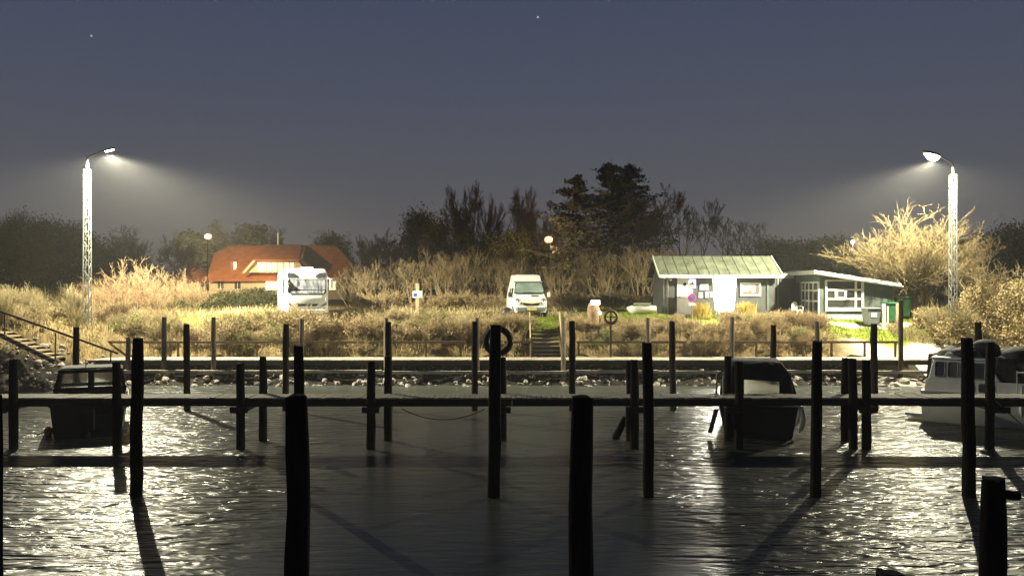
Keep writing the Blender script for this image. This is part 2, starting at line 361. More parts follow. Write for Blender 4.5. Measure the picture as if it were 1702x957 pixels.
nb = nt.nodes.new('ShaderNodeTexNoise'); nb.inputs['Scale'].default_value = 5; nb.inputs['Detail'].default_value = 6; nt.links.new(tc.outputs['Object'], nb.inputs['Vector'])
bp = nt.nodes.new('ShaderNodeBump'); bp.inputs['Strength'].default_value = .7; bp.inputs['Distance'].default_value = .12; nt.links.new(nb.outputs['Fac'], bp.inputs['Height']); nt.links.new(bp.outputs[0], b.inputs['Normal'])

# water
wm = bpy.data.materials.new('harbour_water'); wm.use_nodes = True; nt = wm.node_tree; b = nt.nodes['Principled BSDF']
b.inputs['Base Color'].default_value = (.058, .063, .057, 1); b.inputs['Roughness'].default_value = .29; b.inputs['IOR'].default_value = 1.33
tc = nt.nodes.new('ShaderNodeTexCoord')
def wnoise(sx, sy, rot, det, dist=0.):
    mp = nt.nodes.new('ShaderNodeMapping'); mp.inputs['Scale'].default_value = (sx, sy, 1); mp.inputs['Rotation'].default_value = (0, 0, rot)
    nt.links.new(tc.outputs['Object'], mp.inputs[0]); n = nt.nodes.new('ShaderNodeTexNoise'); n.inputs['Scale'].default_value = 1; n.inputs['Detail'].default_value = det
    n.inputs['Roughness'].default_value = .55; n.inputs['Distortion'].default_value = dist; nt.links.new(mp.outputs[0], n.inputs['Vector']); return n.outputs['Fac']
n1 = wnoise(.55, 2.1, R(6), 2, 1.1); n2 = wnoise(1.6, 5.2, R(-9), 2, .8)
ad = nt.nodes.new('ShaderNodeMath'); ad.operation = 'MULTIPLY_ADD'; ad.inputs[1].default_value = .35; nt.links.new(n2, ad.inputs[0]); nt.links.new(n1, ad.inputs[2])
gp_ = nt.nodes.new('ShaderNodeNewGeometry'); sp_ = nt.nodes.new('ShaderNodeSeparateXYZ'); nt.links.new(gp_.outputs['Position'], sp_.inputs[0])
ns_ = nt.nodes.new('ShaderNodeTexNoise'); ns_.inputs['Scale'].default_value = .22; ns_.inputs['Detail'].default_value = 3; nt.links.new(gp_.outputs['Position'], ns_.inputs['Vector'])
ax_ = nt.nodes.new('ShaderNodeMath'); ax_.operation = 'MULTIPLY_ADD'; ax_.inputs[1].default_value = 5.; nt.links.new(ns_.outputs['Fac'], ax_.inputs[0]); nt.links.new(sp_.outputs['X'], ax_.inputs[2])
ab_ = nt.nodes.new('ShaderNodeMath'); ab_.operation = 'SUBTRACT'; nt.links.new(ax_.outputs[0], ab_.inputs[0]); ab_.inputs[1].default_value = 1.6
ab2 = nt.nodes.new('ShaderNodeMath'); ab2.operation = 'ABSOLUTE'; nt.links.new(ab_.outputs[0], ab2.inputs[0])
mr_ = nt.nodes.new('ShaderNodeMapRange'); mr_.interpolation_type = 'SMOOTHSTEP'; mr_.inputs[1].default_value = 2.8; mr_.inputs[2].default_value = 5.6; mr_.inputs[3].default_value = .10; mr_.inputs[4].default_value = 1.; nt.links.new(ab2.outputs[0], mr_.inputs[0])
bp = nt.nodes.new('ShaderNodeBump'); nt.links.new(mr_.outputs[0], bp.inputs['Strength']); bp.inputs['Distance'].default_value = .23
nt.links.new(ad.outputs[0], bp.inputs['Height']); nt.links.new(bp.outputs[0], b.inputs['Normal'])
wb_ = MB(); wb_.add([(-760, -75, 0), (760, -75, 0), (760, 49, 0), (-760, 49, 0)], [(0, 1, 2, 3)])
tag(wb_.build('water', wm), kind='structure')

# dusk sky
w = bpy.data.worlds.new('World'); scene.world = w; w.use_nodes = True; nt = w.node_tree; bg = nt.nodes['Background']
sky = nt.nodes.new('ShaderNodeTexSky'); sky.sky_type = 'NISHITA'; sky.sun_disc = False; sky.sun_elevation = R(-4.5); sky.sun_rotation = R(-60)
tc = nt.nodes.new('ShaderNodeTexCoord'); sx = nt.nodes.new('ShaderNodeSeparateXYZ'); nt.links.new(tc.outputs['Generated'], sx.inputs[0])
cr = nt.nodes.new('ShaderNodeValToRGB'); nt.links.new(sx.outputs['Z'], cr.inputs[0])
els = [(0., (.142, .126, .120)), (.05, (.130, .122, .124)), (.12, (.108, .112, .131)), (.22, (.081, .092, .136)), (.34, (.059, .072, .132)), (.55, (.022, .028, .055)), (1., (.008, .011, .024))]
while len(cr.color_ramp.elements) < len(els): cr.color_ramp.elements.new(.5)
for e, (p_, c) in zip(cr.color_ramp.elements, els): e.position = p_; e.color = (*c, 1)
mx = nt.nodes.new('ShaderNodeMix'); mx.data_type = 'RGBA'; mx.blend_type = 'ADD'; mx.inputs[0].default_value = 1
nt.links.new(cr.outputs[0], mx.inputs[6])
sc_ = nt.nodes.new('ShaderNodeMix'); sc_.data_type = 'RGBA'; sc_.blend_type = 'MULTIPLY'; sc_.inputs[0].default_value = 1; nt.links.new(sky.outputs[0], sc_.inputs[6]); sc_.inputs[7].default_value = (.06, .06, .06, 1)
nt.links.new(sc_.outputs[2], mx.inputs[7]); last = mx.outputs[2]
for px, py, k in ((152, 60, .35), (894, 29, .5)):          # two stars
    d = Vector(((px - CX) / F, 1, -(py - CY) / F)).normalized()
    dp = nt.nodes.new('ShaderNodeVectorMath'); dp.operation = 'DOT_PRODUCT'; dp.inputs[1].default_value = d; nt.links.new(tc.outputs['Generated'], dp.inputs[0])
    gt = nt.nodes.new('ShaderNodeMath'); gt.operation = 'GREATER_THAN'; gt.inputs[1].default_value = math.cos(.0011); nt.links.new(dp.outputs['Value'], gt.inputs[0])
    m2 = nt.nodes.new('ShaderNodeMix'); m2.data_type = 'RGBA'; m2.blend_type = 'ADD'; nt.links.new(gt.outputs[0], m2.inputs[0]); nt.links.new(last, m2.inputs[6]); m2.inputs[7].default_value = (k, k, k * .9, 1); last = m2.outputs[2]
nt.links.new(last, bg.inputs[0]); bg.inputs[1].default_value = .88

hb = MB(); hb.box((0, 480, 10.5), (1560, 1200, 27)); ho = hb.build('haze', haze_mat()); tag(ho, kind='stuff'); ho.data.materials[0].cycles.homogeneous_volume = True

# ------------------------------------------------------------------ timber piles
def pile_mb(x, y, z0, z1, r, seed, lean=(0, 0), n=12, taper=.1):
    rr = random.Random(seed); mb = MB(); k = 9; rings = []
    ph = [rr.uniform(0, 6.28) for _ in range(3)]
    for i in range(k):
        t = i / (k - 1); z = z0 + (z1 - z0) * t; rad = r * (1 + taper * (1 - t)) * rr.uniform(.96, 1.04)
        if i == k - 1: rad *= .9
        cx = x + lean[0] * (z - z0) + rr.gauss(0, .008); cy = y + lean[1] * (z - z0) + rr.gauss(0, .008); ring = []
        for j in range(n):
            a = 2 * math.pi * j / n; q = rad * (1 + .05 * math.sin(3 * a + ph[0]) + .03 * math.sin(5 * a + ph[1]))
            ring.append((cx + q * math.cos(a), cy + q * math.sin(a), z + (rr.uniform(-.02, .02) if i == k - 1 else 0)))
        rings.append(ring)
    return mb.loft(rings)
ORD = ['first', 'second', 'third', 'fourth', 'fifth', 'sixth', 'seventh', 'eighth', 'ninth', 'tenth', 'eleventh', 'twelfth', 'thirteenth', 'fourteenth', 'fifteenth', 'sixteenth', 'seventeenth', 'eighteenth']
def mooring(px, ptop, D, r, label, seed, m='pile', group=None, lean=(0, 0)):
    x = XD(px, D); z1 = ZD(ptop, D)
    o = pile_mb(0, 0, -1.4, z1, r, seed, lean).build('mooring_pile', m, smooth=True); o.location = (x - lean[0] * (1.4 + z1 * .5), D, 0)
    return tag(o, label, 'mooring pile', group)
G1 = 'tall mooring piles in open water before the pier'
for i, (px, pt, r, lab) in enumerate([
        (228, 562, .128, 'tall tarred mooring pile standing in front of the dark cabin boat'),
        (498, 575, .118, 'tall mooring pile rising from behind the thick near pile with the flat head'),
        (822, 540, .135, 'tallest tarred mooring pile, standing before the black life ring'),
        (1077, 570, .118, 'slim mooring pile standing in water before the leaning stake and covered boat'),
        (1357, 567, .118, 'tarred mooring pile standing just right of the covered boat, casting a long shadow'),
        (1610, 562, .135, 'tarred mooring pile standing right in front of the white cabin cruiser')]):
    mooring(px, pt, 20, r, lab, 10 + i, group=G1, lean=((.012, -.008, .004, -.010, .008, -.012)[i], 0))
G2 = 'thick mooring piles nearest the quay'
for i, (px, pt, D, r, lab) in enumerate([
        (495, 657, 10, .128, 'thick near mooring pile, leftmost of the big ones, widening towards the water'),
        (966, 660, 10, .132, 'thick near mooring pile with a split worn head, in the middle of the picture'),
        (-5, 655, 10, .055, 'thin near pile cut off by the left edge of the picture')]):
    mooring(px, pt, D, r, lab, 30 + i, group=G2)
mooring(1482, 950, 7.6, .13, 'lowest mooring pile, only its dark flat head showing at the bottom edge', 44, group=G2)
rt = empty('mooring_pile', (XD(1650, 10), 10, 0), 0, 'short thick near mooring pile with a wooden peg sticking out of its side', 'mooring pile', G2)
pile_mb(0, 0, -1.4, ZD(795, 10), .135, 45).build('pile_shaft', 'pile', rt, smooth=True)
mb = MB(); mb.tube([(.10, 0, 2.38), (.29, -.02, 2.36)], [.055, .05], 10); mb.build('peg', 'pile', rt)
G3 = 'mooring piles standing between the pier and the far jetty'
for i, (px, pt, r, D) in enumerate([(127, 543, .115, 34), (311, 538, .12, 34), (475, 538, .12, 34), (646, 535, .115, 34), (789, 534, .115, 34), (951, 534, .125, 34), (1118, 534, .12, 34), (1285, 540, .11, 34), (1453, 538, .13, 34), (1626, 535, .13, 34)]):
    mooring(px, pt, D, r, f'{ORD[i]} from the left of the slender mooring piles between pier and far jetty', 60 + i, 'pile', G3, (rnd.uniform(-.012, .012), 0))
sx_ = XD(1022, 27.7); st = MB(); st.tube([(sx_, 27.7, -.5), (XD(1024, 27.7), 27.7, .05), (XD(1040, 27.7), 27.7, ZD(693, 27.7))], [.12, .125, .10], 10)
tag(st.build('leaning_stake', 'pile', smooth=True), 'short broken stake leaning out of the water under the pier', 'stake')

# ------------------------------------------------------------------ near pier
PZ = 1.47
pier = empty('wooden_pier', (0, 26.6, 0), 0, 'long low wooden pier on posts crossing the harbour in the foreground', 'pier')
mb = MB(); x = -24.; k = 0
while x < 24:
    wd = rnd.uniform(.125, .15); mb.box((x + wd / 2, rnd.uniform(-.02, .02), PZ - .025 + rnd.uniform(-.009, .009)), (wd, .98 + rnd.uniform(-.05, .05), .05)); x += wd + .012
mb.build('deck', 'deck', pier)
for yy in (-.46, .40):
    mb = MB()
    for i in range(12): mb.box((-22 + i * 4, yy, PZ - .15 + rnd.uniform(-.018, .012)), (3.992, .09, .185), ry=rnd.uniform(-.004, .004))
    mb.build('fascia_beam', 'beam', pier)
front = [(22, 597, 738), (195, 600, 760), (400, 603, 745), (617, 600, 743), (1055, 598, 740), (1228, 600, 743), (1418, 596, 740), (1440, 598, 745), (1645, 568, 742)]
rear = [(437, 593, 730), (645, 592, 728), (835, 594, 728), (1210, 592, 740), (1405, 595, 738), (1047, 600, 730)]
for i, (px, pt, pb) in enumerate(front):
    D = 26.0 - .06; pile_mb(XD(px, D), D - 26.6, -1.4, ZD(pt, D), .125, 80 + i).build('support_post', 'pile', pier, smooth=True)
for i, (px, pt, pb) in enumerate(rear):
    D = 27.35; pile_mb(XD(px, D), D - 26.6, -1.4, ZD(pt, D), .12, 100 + i).build('support_post', 'pile', pier, smooth=True)
for px in (22, 195, 412, 625, 838, 1052, 1215, 1430, 1645):
    xx = XD(px, 26.6); mb = MB(); mb.box((xx, .05, PZ - .33), (.13, 1.7, .18)); mb.box((xx - .05, -.72, PZ - .33), (.5, .1, .17)); mb.build('cross_bearer', 'beam', pier)
# rope slung under the pier
pts = []
for i in range(25):
    t = i / 24; px = 668 + (806 - 668) * t; pts.append(P(px, 679 + 18 * (1 - (2 * t - 1) ** 2), 27.45))
mb = MB(); mb.tube(pts, .016, 6); tag(mb.build('slack_rope', 'darkrope', smooth=True), 'slack mooring rope hanging in a long curve between two pier posts', 'rope')
# lifebuoy on the pier
lb = empty('lifebuoy', (XD(828, 27.1), 27.1, ZD(567, 27.1)), R(4), 'black lifebuoy hanging on a rear post of the near pier', 'lifebuoy', 'lifebuoys')
def torus(Rr, r, n=32, m=12):
    rings = [[((Rr + r * math.cos(2 * math.pi * j / m)) * math.cos(2 * math.pi * i / n), r * .8 * math.sin(2 * math.pi * j / m), (Rr + r * math.cos(2 * math.pi * j / m)) * math.sin(2 * math.pi * i / n)) for j in range(m)] for i in range(n + 1)]
    return MB().loft(rings, cap=False)
torus(.36, .085).build('ring', 'buoyblack', lb, smooth=True)
mb = MB()
for k in range(4):
    a0 = R(45 + 90 * k); pts = [(.455 * math.cos(a0 + R(s)), -.02, .455 * math.sin(a0 + R(s))) for s in range(-40, 41, 10)]; mb.tube(pts, .012, 6)
mb.build('grab_line', 'darkrope', lb)
rt = MB(); rt.bar((0, .11, -1.7), (0, .11, .35), .11); rt.build('mounting_post', 'pile', lb)

# ------------------------------------------------------------------ far jetty
JZ, JF, JB = 1.17, 43.8, 45.3
jet = empty('far_jetty', (0, 44.55, 0), 0, 'long pale plank jetty running along the far bank above the stones', 'jetty')
mb = MB(); x = -22.4
while x < 20.6:
    wd = rnd.uniform(.13, .15); mb.box((x + wd / 2, 0, JZ - .03 + rnd.uniform(-.004, .004)), (wd, 1.9 + rnd.uniform(-.02, .02), .06)); x += wd + .01
mb.build('deck', 'deck_far', jet)
mb = MB()
for i in range(10): mb.box((-20.25 + i * 4.3, -.86, JZ - .16), (4.29, .1, .2))
mb.build('fascia_beam', 'beam', jet)
mb = MB()
for i in range(9): mb.box((-17.6 + i * 4.5, -1.22, .60 + rnd.uniform(-.03, .03)), (4.48, .24, .14))
mb.build('ledge_beam', 'deck_far', jet)
jp = [(70, 545, 1), (213, 560, 1), (273, 526, 0), (355, 527, 0), (501, 530, 0), (642, 528, 0), (793, 528, 0), (936, 527, 0), (1077, 528, 0), (1217, 527, 0), (1358, 533, 0), (1497, 498, 0)]
for i, (px, pt, short) in enumerate(jp):
    D = 43.55; o = pile_mb(XD(px, D), D - 44.55, -1.2, ZD(pt, D), .115, 130 + i).build('support_post', 'pile_old', jet, smooth=True)
for i in range(11):
    xx = -20.5 + i * 4.05; o = pile_mb(xx, .45, -1.0, JZ - .08, .10, 160 + i).build('support_post', 'pile_old', jet, smooth=True)

# railings at the back of the jetty
def railing(px0, px1, posts, label):
    D = 45.42; x0, x1 = XD(px0, D), XD(px1, D); rt = empty('wooden_railing', ((x0 + x1) / 2, D, JZ), 0, label, 'railing', 'railings along the far jetty'); cx = (x0 + x1) / 2
    zt = ZD(567, D) - JZ
    mb = MB(); mb.box((0, 0, zt - .04), (x1 - x0, .12, .115)); mb.build('top_rail', 'rail', rt)
    for p in posts:
        mb = MB(); mb.box((XD(p, D) - cx, 0, (zt - .08) / 2 - .2), (.10, .09, zt - .08 + .4)); mb.build('post', 'rail', rt)
railing(130, 772, [137, 283, 296, 352, 427, 490, 552, 558, 640, 708, 766], 'longest brown railing on the jetty, running from the bank stairs past the motorhome')
railing(838, 886, [842, 883], 'short brown railing on the jetty just beside the bank steps under the van')
railing(958, 1142, [962, 1075, 1137], 'brown railing behind the lifebuoy post on the far jetty')
railing(1148, 1340, [1152, 1257, 1335], 'brown railing on the jetty below the glowing panel')
railing(1366, 1492, [1382, 1437, 1488], 'brown railing at the jetty end in front of the bright lawn')

# lifebuoy post by the jetty
D = 45.2; lp = empty('lifebuoy_post', (XD(1015, D), D, JZ), 0, 'round lifebuoy holder on a thin post at the back of the jetty', 'lifebuoy', 'lifebuoys')
mb = MB(); mb.bar((0, 0, 0), (0, 0, ZD(515, D) - JZ), .09); mb.build('post', 'rail', lp)
o = torus(.32, .075).build('ring', 'buoyred', lp, smooth=True); o.location = (0, -.1, ZD(527, D) - JZ)
mb = MB(); mb.bar((-.27, -.1, 0), (.27, -.1, 0), .05); mb.ico((0, -.12, .12), .09, 3); o = mb.build('holder_bracket', 'rail', lp); o.location = (0, 0, ZD(527, D) - JZ)

# steps up the bank below the van
sw = 1.45; sx0 = XD(907, 46); stp = empty('bank_steps', (sx0, 45.5, JZ), 0, 'dark timber steps with pale handrails climbing the bank below the white van', 'steps')
for i in range(7):
    mb = MB(); mb.box((0, .15 + i * .3, .09 + i * .185), (sw, .33, .06)); mb.box((0, .30 + i * .3, .09 + i * .185 + .06), (sw - .06, .04, .12)); mb.build('tread', 'beam', stp)
for sx in (-1, 1):
    mb = MB(); mb.bar((sx * (sw / 2 + .04), -.05, -.02), (sx * (sw / 2 + .04), 2.2, 1.35), .05, .25); mb.build('stringer', 'rail', stp)
    mb = MB(); mb.bar((sx * (sw / 2 + .08), -.1, -.1), (sx * (sw / 2 + .08), -.1, .95), .08); mb.bar((sx * (sw / 2 + .08), 2.3, 1.1), (sx * (sw / 2 + .08), 2.3, 2.25), .08)
    mb.bar((sx * (sw / 2 + .08), -.1, .93), (sx * (sw / 2 + .08), 2.3, 2.22), .06, .10); mb.build('handrail', 'palewood', stp)

# stairs down the left bank
D = 41.0; s0 = P(24, 560, D); ls = empty('bank_stairs', tuple(P(92, 594, D)), 0, 'open timber stairs coming down the stony bank to the jetty, thin dark handrail', 'stairs')
for i in range(8):
    mb = MB(); mb.box((-.05 - i * .34, 0, .0 + i * .165), (.42, 1.1, .06)); mb.build('tread', 'palewood', ls)
mb = MB(); mb.bar((.2, -.5, -.15), (-2.7, -.5, 1.28), .06, .2); mb.bar((.2, .5, -.15), (-2.7, .5, 1.28), .06, .2); mb.build('stringer', 'beam', ls)
a = P(-40, 503, 40.4) - Vector(ls.location); c = P(196, 587, 40.4) - Vector(ls.location)
mb = MB(); mb.bar(a, c, .07, .09); mb.build('handrail', 'rail', ls)
for px, yt, yb in ((92, 553, 600), (184, 583, 614), (8, 522, 560)):
    mb = MB(); mb.bar(P(px, yb, 40.4) - Vector(ls.location), P(px, yt, 40.4) - Vector(ls.location), .05); mb.build('handrail_post', 'rail', ls)
# gangway ladder
gw = empty('gangway', tuple(P(150, 612, 41.6)), 0, 'small slatted gangway sloping from the jetty to the moored dark boat', 'gangway')
mb = MB()
for i in range(9): mb.box((-.95 + i * .23, 0, .12 - i * .03), (.13, .62, .035))
mb.build('slats', 'deck_far', gw); mb = MB(); mb.bar((-1.05, -.3, .09), (1.0, -.3, -.18), .06, .09); mb.bar((-1.05, .3, .09), (1.0, .3, -.18), .06, .09); mb.build('side_rails', 'beam', gw)

# ------------------------------------------------------------------ stones of the bank
stones = []
for s in range(7):
    mb = MB(); mb.ico((0, 0, 0), 1, 200 + s, .35, 2, (1, .8, .62)); o = mb.build('riprap_stone', 'stone'); stones.append(o)
first = [True] * 7
def stone(x, y, z, r, label, group):
    k = rnd.randrange(7); o = stones[k]
    if first[k]: first[k] = False
    else: o = o.copy(); col.objects.link(o)
    o.location = (x, y, z); o.scale = (r, r * rnd.uniform(.8, 1.2), r * rnd.uniform(.8, 1.3)); o.rotation_euler = (rnd.uniform(-.5, .5), rnd.uniform(-.5, .5), rnd.uniform(0, 6.28))
    tag(o, label, 'stone', group)
for i in range(170):
    x = rnd.uniform(-18.5, 18.5); y = shore(x) + rnd.uniform(-.2, 1.25); y = float(y)
    stone(x, y, hz(x, y) + .02, rnd.uniform(.09, .24), 'rough pale riprap stone at the waterline below the far jetty', 'riprap stones below the jetty')
for i in range(95):
    x = rnd.uniform(-25, -20); y = float(shore(x) + rnd.uniform(-.3, 2.9)); stone(x, y, hz(x, y), rnd.uniform(.10, .30), 'grey bank stone on the slope beneath the timber stairs', 'stones of the bank beneath the stairs')
for i in range(22):
    x = rnd.uniform(17.6, 21); y = float(shore(x) + rnd.uniform(-.3, .8)); stone(x, y, hz(x, y), rnd.uniform(.14, .34), 'dark wet stone at the waterline by the jetty end', 'stones by the jetty end')

g = np.random.default_rng(5); rb = MB()
for i in range(900):
    if i < 640: x = g.uniform(-19, 19.5); y = float(shore(x)) + g.uniform(-.15, 1.9)
    else: x = g.uniform(-26, -20); y = float(shore(x)) + g.uniform(-.2, 3.2)
    rb.ico((x, y, hz(x, y) + .01), g.uniform(.05, .13), i, .5, 1, (1, g.uniform(.6, 1), g.uniform(.5, .9)))
tag(rb.build('stone_rubble', 'stone'), kind='stuff')

# ------------------------------------------------------------------ lattice lamp posts
def light(name, kind, loc, energy, color, parent, radius=.15, aim=None, size=None, blend=.5):
    l = bpy.data.lights.new(name, kind); l.energy = energy; l.color = color; l.shadow_soft_size = radius
    o = bpy.data.objects.new(name, l); col.objects.link(o); o.parent = parent; o.location = loc
    if kind == 'SPOT':
        l.spot_size = R(size); l.spot_blend = blend
        o.rotation_euler = Vector(aim).to_track_quat('-Z', 'Y').to_euler()
    return o
def luminaire(o, inward):
    """street-lantern distribution: throws along the bank and inland, less straight down and less over the water"""
    l = o.data; l.use_nodes = True; nt = l.node_tree; em = nt.nodes['Emission']
    tc = nt.nodes.new('ShaderNodeTexCoord'); sp = nt.nodes.new('ShaderNodeSeparateXYZ'); nt.links.new(tc.outputs['Normal'], sp.inputs[0])
    ab = nt.nodes.new('ShaderNodeMath'); ab.operation = 'ABSOLUTE'; nt.links.new(sp.outputs['Z'], ab.inputs[0])
    def ramp(src, els):
        cr = nt.nodes.new('ShaderNodeValToRGB'); nt.links.new(src, cr.inputs[0])
        while len(cr.color_ramp.elements) < len(els): cr.color_ramp.elements.new(.5)
        for e, (p_, v_) in zip(cr.color_ramp.elements, els): e.position = p_; e.color = (v_, v_, v_, 1)
        return cr.outputs[0]
    f1 = ramp(ab.outputs[0], [(0, .0), (.15, .10), (.30, .8), (.40, 1), (.55, .9), (.78, .5), (1, .30)])
    my = nt.nodes.new('ShaderNodeMath'); my.operation = 'MULTIPLY_ADD'; my.inputs[1].default_value = .5 * LY; my.inputs[2].default_value = .5; nt.links.new(sp.outputs['Y'], my.inputs[0])
    f2 = ramp(my.outputs[0], [(0, .24), (.25, .34), (.45, 1), (.75, 1), (1, 1)])
    mx_ = nt.nodes.new('ShaderNodeMath'); mx_.operation = 'MULTIPLY_ADD'; mx_.inputs[1].default_value = .5 * inward * LY; mx_.inputs[2].default_value = .5; nt.links.new(sp.outputs['X'], mx_.inputs[0])
    f3 = ramp(mx_.outputs[0], [(0, .25), (.15, .5), (.35, .8), (.65, 1)])
    m1 = nt.nodes.new('ShaderNodeMath'); m1.operation = 'MULTIPLY'; nt.links.new(f1, m1.inputs[0]); nt.links.new(f2, m1.inputs[1])
    m2 = nt.nodes.new('ShaderNodeMath'); m2.operation = 'MULTIPLY'; nt.links.new(m1.outputs[0], m2.inputs[0]); nt.links.new(f3, m2.inputs[1])
    nt.links.new(m2.outputs[0], em.inputs['Strength'])
LY = 1
def lamp_post(px, ytop, hpx, hpy, side, label, aim, energy, gs, hs):
    D = 46.2; x = XD(px, D); z0 = hz(x, D) - .1; rt = empty('lattice_lamp_post', (x, D, z0), 0, label, 'lamp post', 'lattice lamp posts by the harbour')
    H = ZD(ytop, D) - z0; w0, w1 = .16, .115
    mb = MB(); n = 22
    def corner(sx, sy, t): ww = w0 + (w1 - w0) * t; return (sx * ww, sy * ww, H * t)
    for sx, sy in ((-1, -1), (1, -1), (1, 1), (-1, 1)): mb.bar(corner(sx, sy, 0), corner(sx, sy, 1), .038)
    for i in range(n):
        t0, t1 = i / n, (i + 1) / n
        for (a, b) in (((-1, -1), (1, -1)), ((1, -1), (1, 1)), ((1, 1), (-1, 1)), ((-1, 1), (-1, -1))):
            p, q = (a, b) if i % 2 == 0 else (b, a); mb.bar(corner(*p, t0), corner(*q, t1), .027)
    mb.build('lattice_mast', 'galv', rt)
    head = P(hpx, hpy, D - .9) - Vector((x, D, z0)); ze = H + .55
    mb = MB(); mb.tube([(0, 0, H - .2), (0, 0, H + .35), (0, 0, ze - .15), (side * .06, 0, ze + .02), (side * .2, -.02, ze + .12), (head.x * .6, head.y * .6, ze + .10 + (head.z - ze) * .55), (head.x - side * .25, head.y, head.z - .02)], [.085, .08, .055, .05, .045, .042, .04], 10)
    mb.tube([(side * -.02, 0, ze - .05), (side * -.05, 0, ze + .15)], .02, 6)
    mb.build('arm', 'galv', rt, smooth=True)
    ang = .25 * side
    mb = MB(); L = .62 * hs
    rings = []
    for t, ww, hh in ((-.5, .05, .04), (-.35, .13, .08), (0, .16, .10), (.35, .14, .08), (.5, .06, .03)):
        ww *= hs; hh *= hs; rings.append([(head.x + t * L, head.y + ww * math.cos(2 * math.pi * k / 14), head.z + hh * max(-.15, math.sin(2 * math.pi * k / 14)) + t * L * -ang * -1) for k in range(14)])
    mb.loft(rings); hd = mb.build('lamp_head', 'galv', rt, smooth=True)
    mb = MB(); rings = []
    for t, ww, hh in ((-.36, .07, .03), (-.2, .115, .085), (.1, .12, .10), (.36, .06, .04)):
        ww *= hs; hh *= hs; rings.append([(head.x + t * L, head.y + ww * math.cos(math.pi * k / 8), head.z - .018 - gs * hh * math.sin(math.pi * k / 8) + t * L * ang) for k in range(9)])
    mb.loft(rings); mb.build('lamp_glass', 'lampglow', hd, smooth=True)
    luminaire(light('lamp_light', 'SPOT', (head.x, head.y - .02, head.z - .1 - .16 * hs), energy, (1, .93, .66), rt, .12, (0, 0, -1), 176, .1), side)
lamp_post(145, 281, 182, 250, 1, 'tall lattice lamp post with its lamp reaching right, among pale bushes near the red-roofed house', (.42, -.2, -1), 82000, .25, 1.0)
lamp_post(1584, 290, 1549, 257, -1, 'tall lattice lamp post with its glaring lamp reaching left, beside the big bare tree', (-.38, -.34, -1), 72000, 2.1, 1.55)

def street_lamp(px, py, D, label, energy, color, glow, gr, warm=False, back=False):
    x = XD(px, D); z0 = hz(x, D) - .1; z = ZD(py, D) - z0; rt = empty('street_lamp', (x, D, z0), 0, label, 'street lamp', 'street lamps behind the harbour')
    mb = MB(); mb.tube([(0, 0, 0), (0, 0, z * .5), (0, 0, z - gr * .8)], [.08, .06, .04], 8); mb.build('post', 'black', rt)
    mb = MB(); mb.ico((0, 0, z), gr, 1, 0.0, 2, (1.25, 1, .9)); g = mb.build('lamp_globe', glow, rt, smooth=True)
    if warm: mb = MB(); mb.ico((0, gr * .9, z), gr * 1.15, 2, 0, 2, (1.5, .5, 1.25)); mb.build('glow_disc', 'orangehalo', g, smooth=True)  # glowing disc added behind the globe to put in an orange halo
    mb = MB(); mb.tube([(0, 0, z + gr * .9), (0, 0, z + gr * 1.15)], [gr * 1.1, gr * .3], 12); mb.build('cap', 'grey', rt, smooth=True)
    if back: light('lamp_light', 'SPOT', (0, gr + .5, z - gr), energy, color, rt, .2, (0, 1, .12), 165, .5)  # added spot behind the globe: lights trees and house, leaves the water dark
    else: light('lamp_light', 'POINT', (0, -gr - .25, z - gr * .6), energy, color, rt, .15)
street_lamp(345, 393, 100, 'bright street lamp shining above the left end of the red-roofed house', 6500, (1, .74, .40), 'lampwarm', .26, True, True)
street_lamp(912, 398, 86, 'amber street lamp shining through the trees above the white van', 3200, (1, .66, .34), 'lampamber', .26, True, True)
street_lamp(1417, 402, 86, 'small distant street lamp seen behind the twigs of the big bare tree', 700, (1, .9, .7), 'lampglow', .14)

# ------------------------------------------------------------------ house with the red roof
HD = 108.0; k = HD / F
def hx(px): return (px - CX) * k
def hzz(py): return CAMZ - (py - CY) * k
gx0, gz0 = hx(460), hz(hx(460), HD)
house = empty('house', (gx0, HD, gz0), 0, 'long house with a red tiled roof, cream walls and a lit dormer', 'house')
def h(px, py, dy=0.): return (hx(px) - gx0, dy, hzz(py) - gz0)
zw = h(0, 464)[2]; zr = h(0, 407)[2]; xl, xr = h(343, 0)[0], h(580, 0)[0]; dp = 8.0
mb = MB(); mb.box(((xl + xr) / 2, dp / 2, zw / 2 - .2), (xr - xl - .7, dp, zw + .4)); mb.build('wall', 'cream', house)
hl, hr_ = h(343, 418)[2], h(580, 436)[2]
def yz(z): return (z - zw) / (zr - zw) * (dp / 2 + .4) - .4      # front slope depth at height z
rl, rr_ = h(362, 0)[0], h(548, 0)[0]; yb = dp + .4
v = [(xl, -.4, zw - .25), (xr, -.4, zw - .25), (xr, yz(hr_), hr_), (rr_, dp / 2, zr), (rl, dp / 2, zr), (xl, yz(hl), hl),
     (xl, yb, zw - .25), (xr, yb, zw - .25), (xr, dp - yz(hr_), hr_), (xl, dp - yz(hl), hl)]
mb = MB(); mb.add(v, [(0, 1, 2, 3, 4, 5), (7, 6, 9, 4, 3, 8), (4, 9, 5), (3, 2, 8), (0, 5, 9, 6), (1, 7, 8, 2), (0, 6, 7, 1)])
roof = mb.build('roof', 'tile', house)
mb = MB(); mb.tube([(rl, dp / 2, zr + .03), (rr_, dp / 2, zr + .03)], .14, 8); mb.build('ridge_cap', 'tile_dark', roof)
mb = MB(); mb.tube([h(446, 407, dp / 2 + .5), h(446, 383, dp / 2 + .5)], .1, 8); mb.build('vent_pipe', 'white', roof)
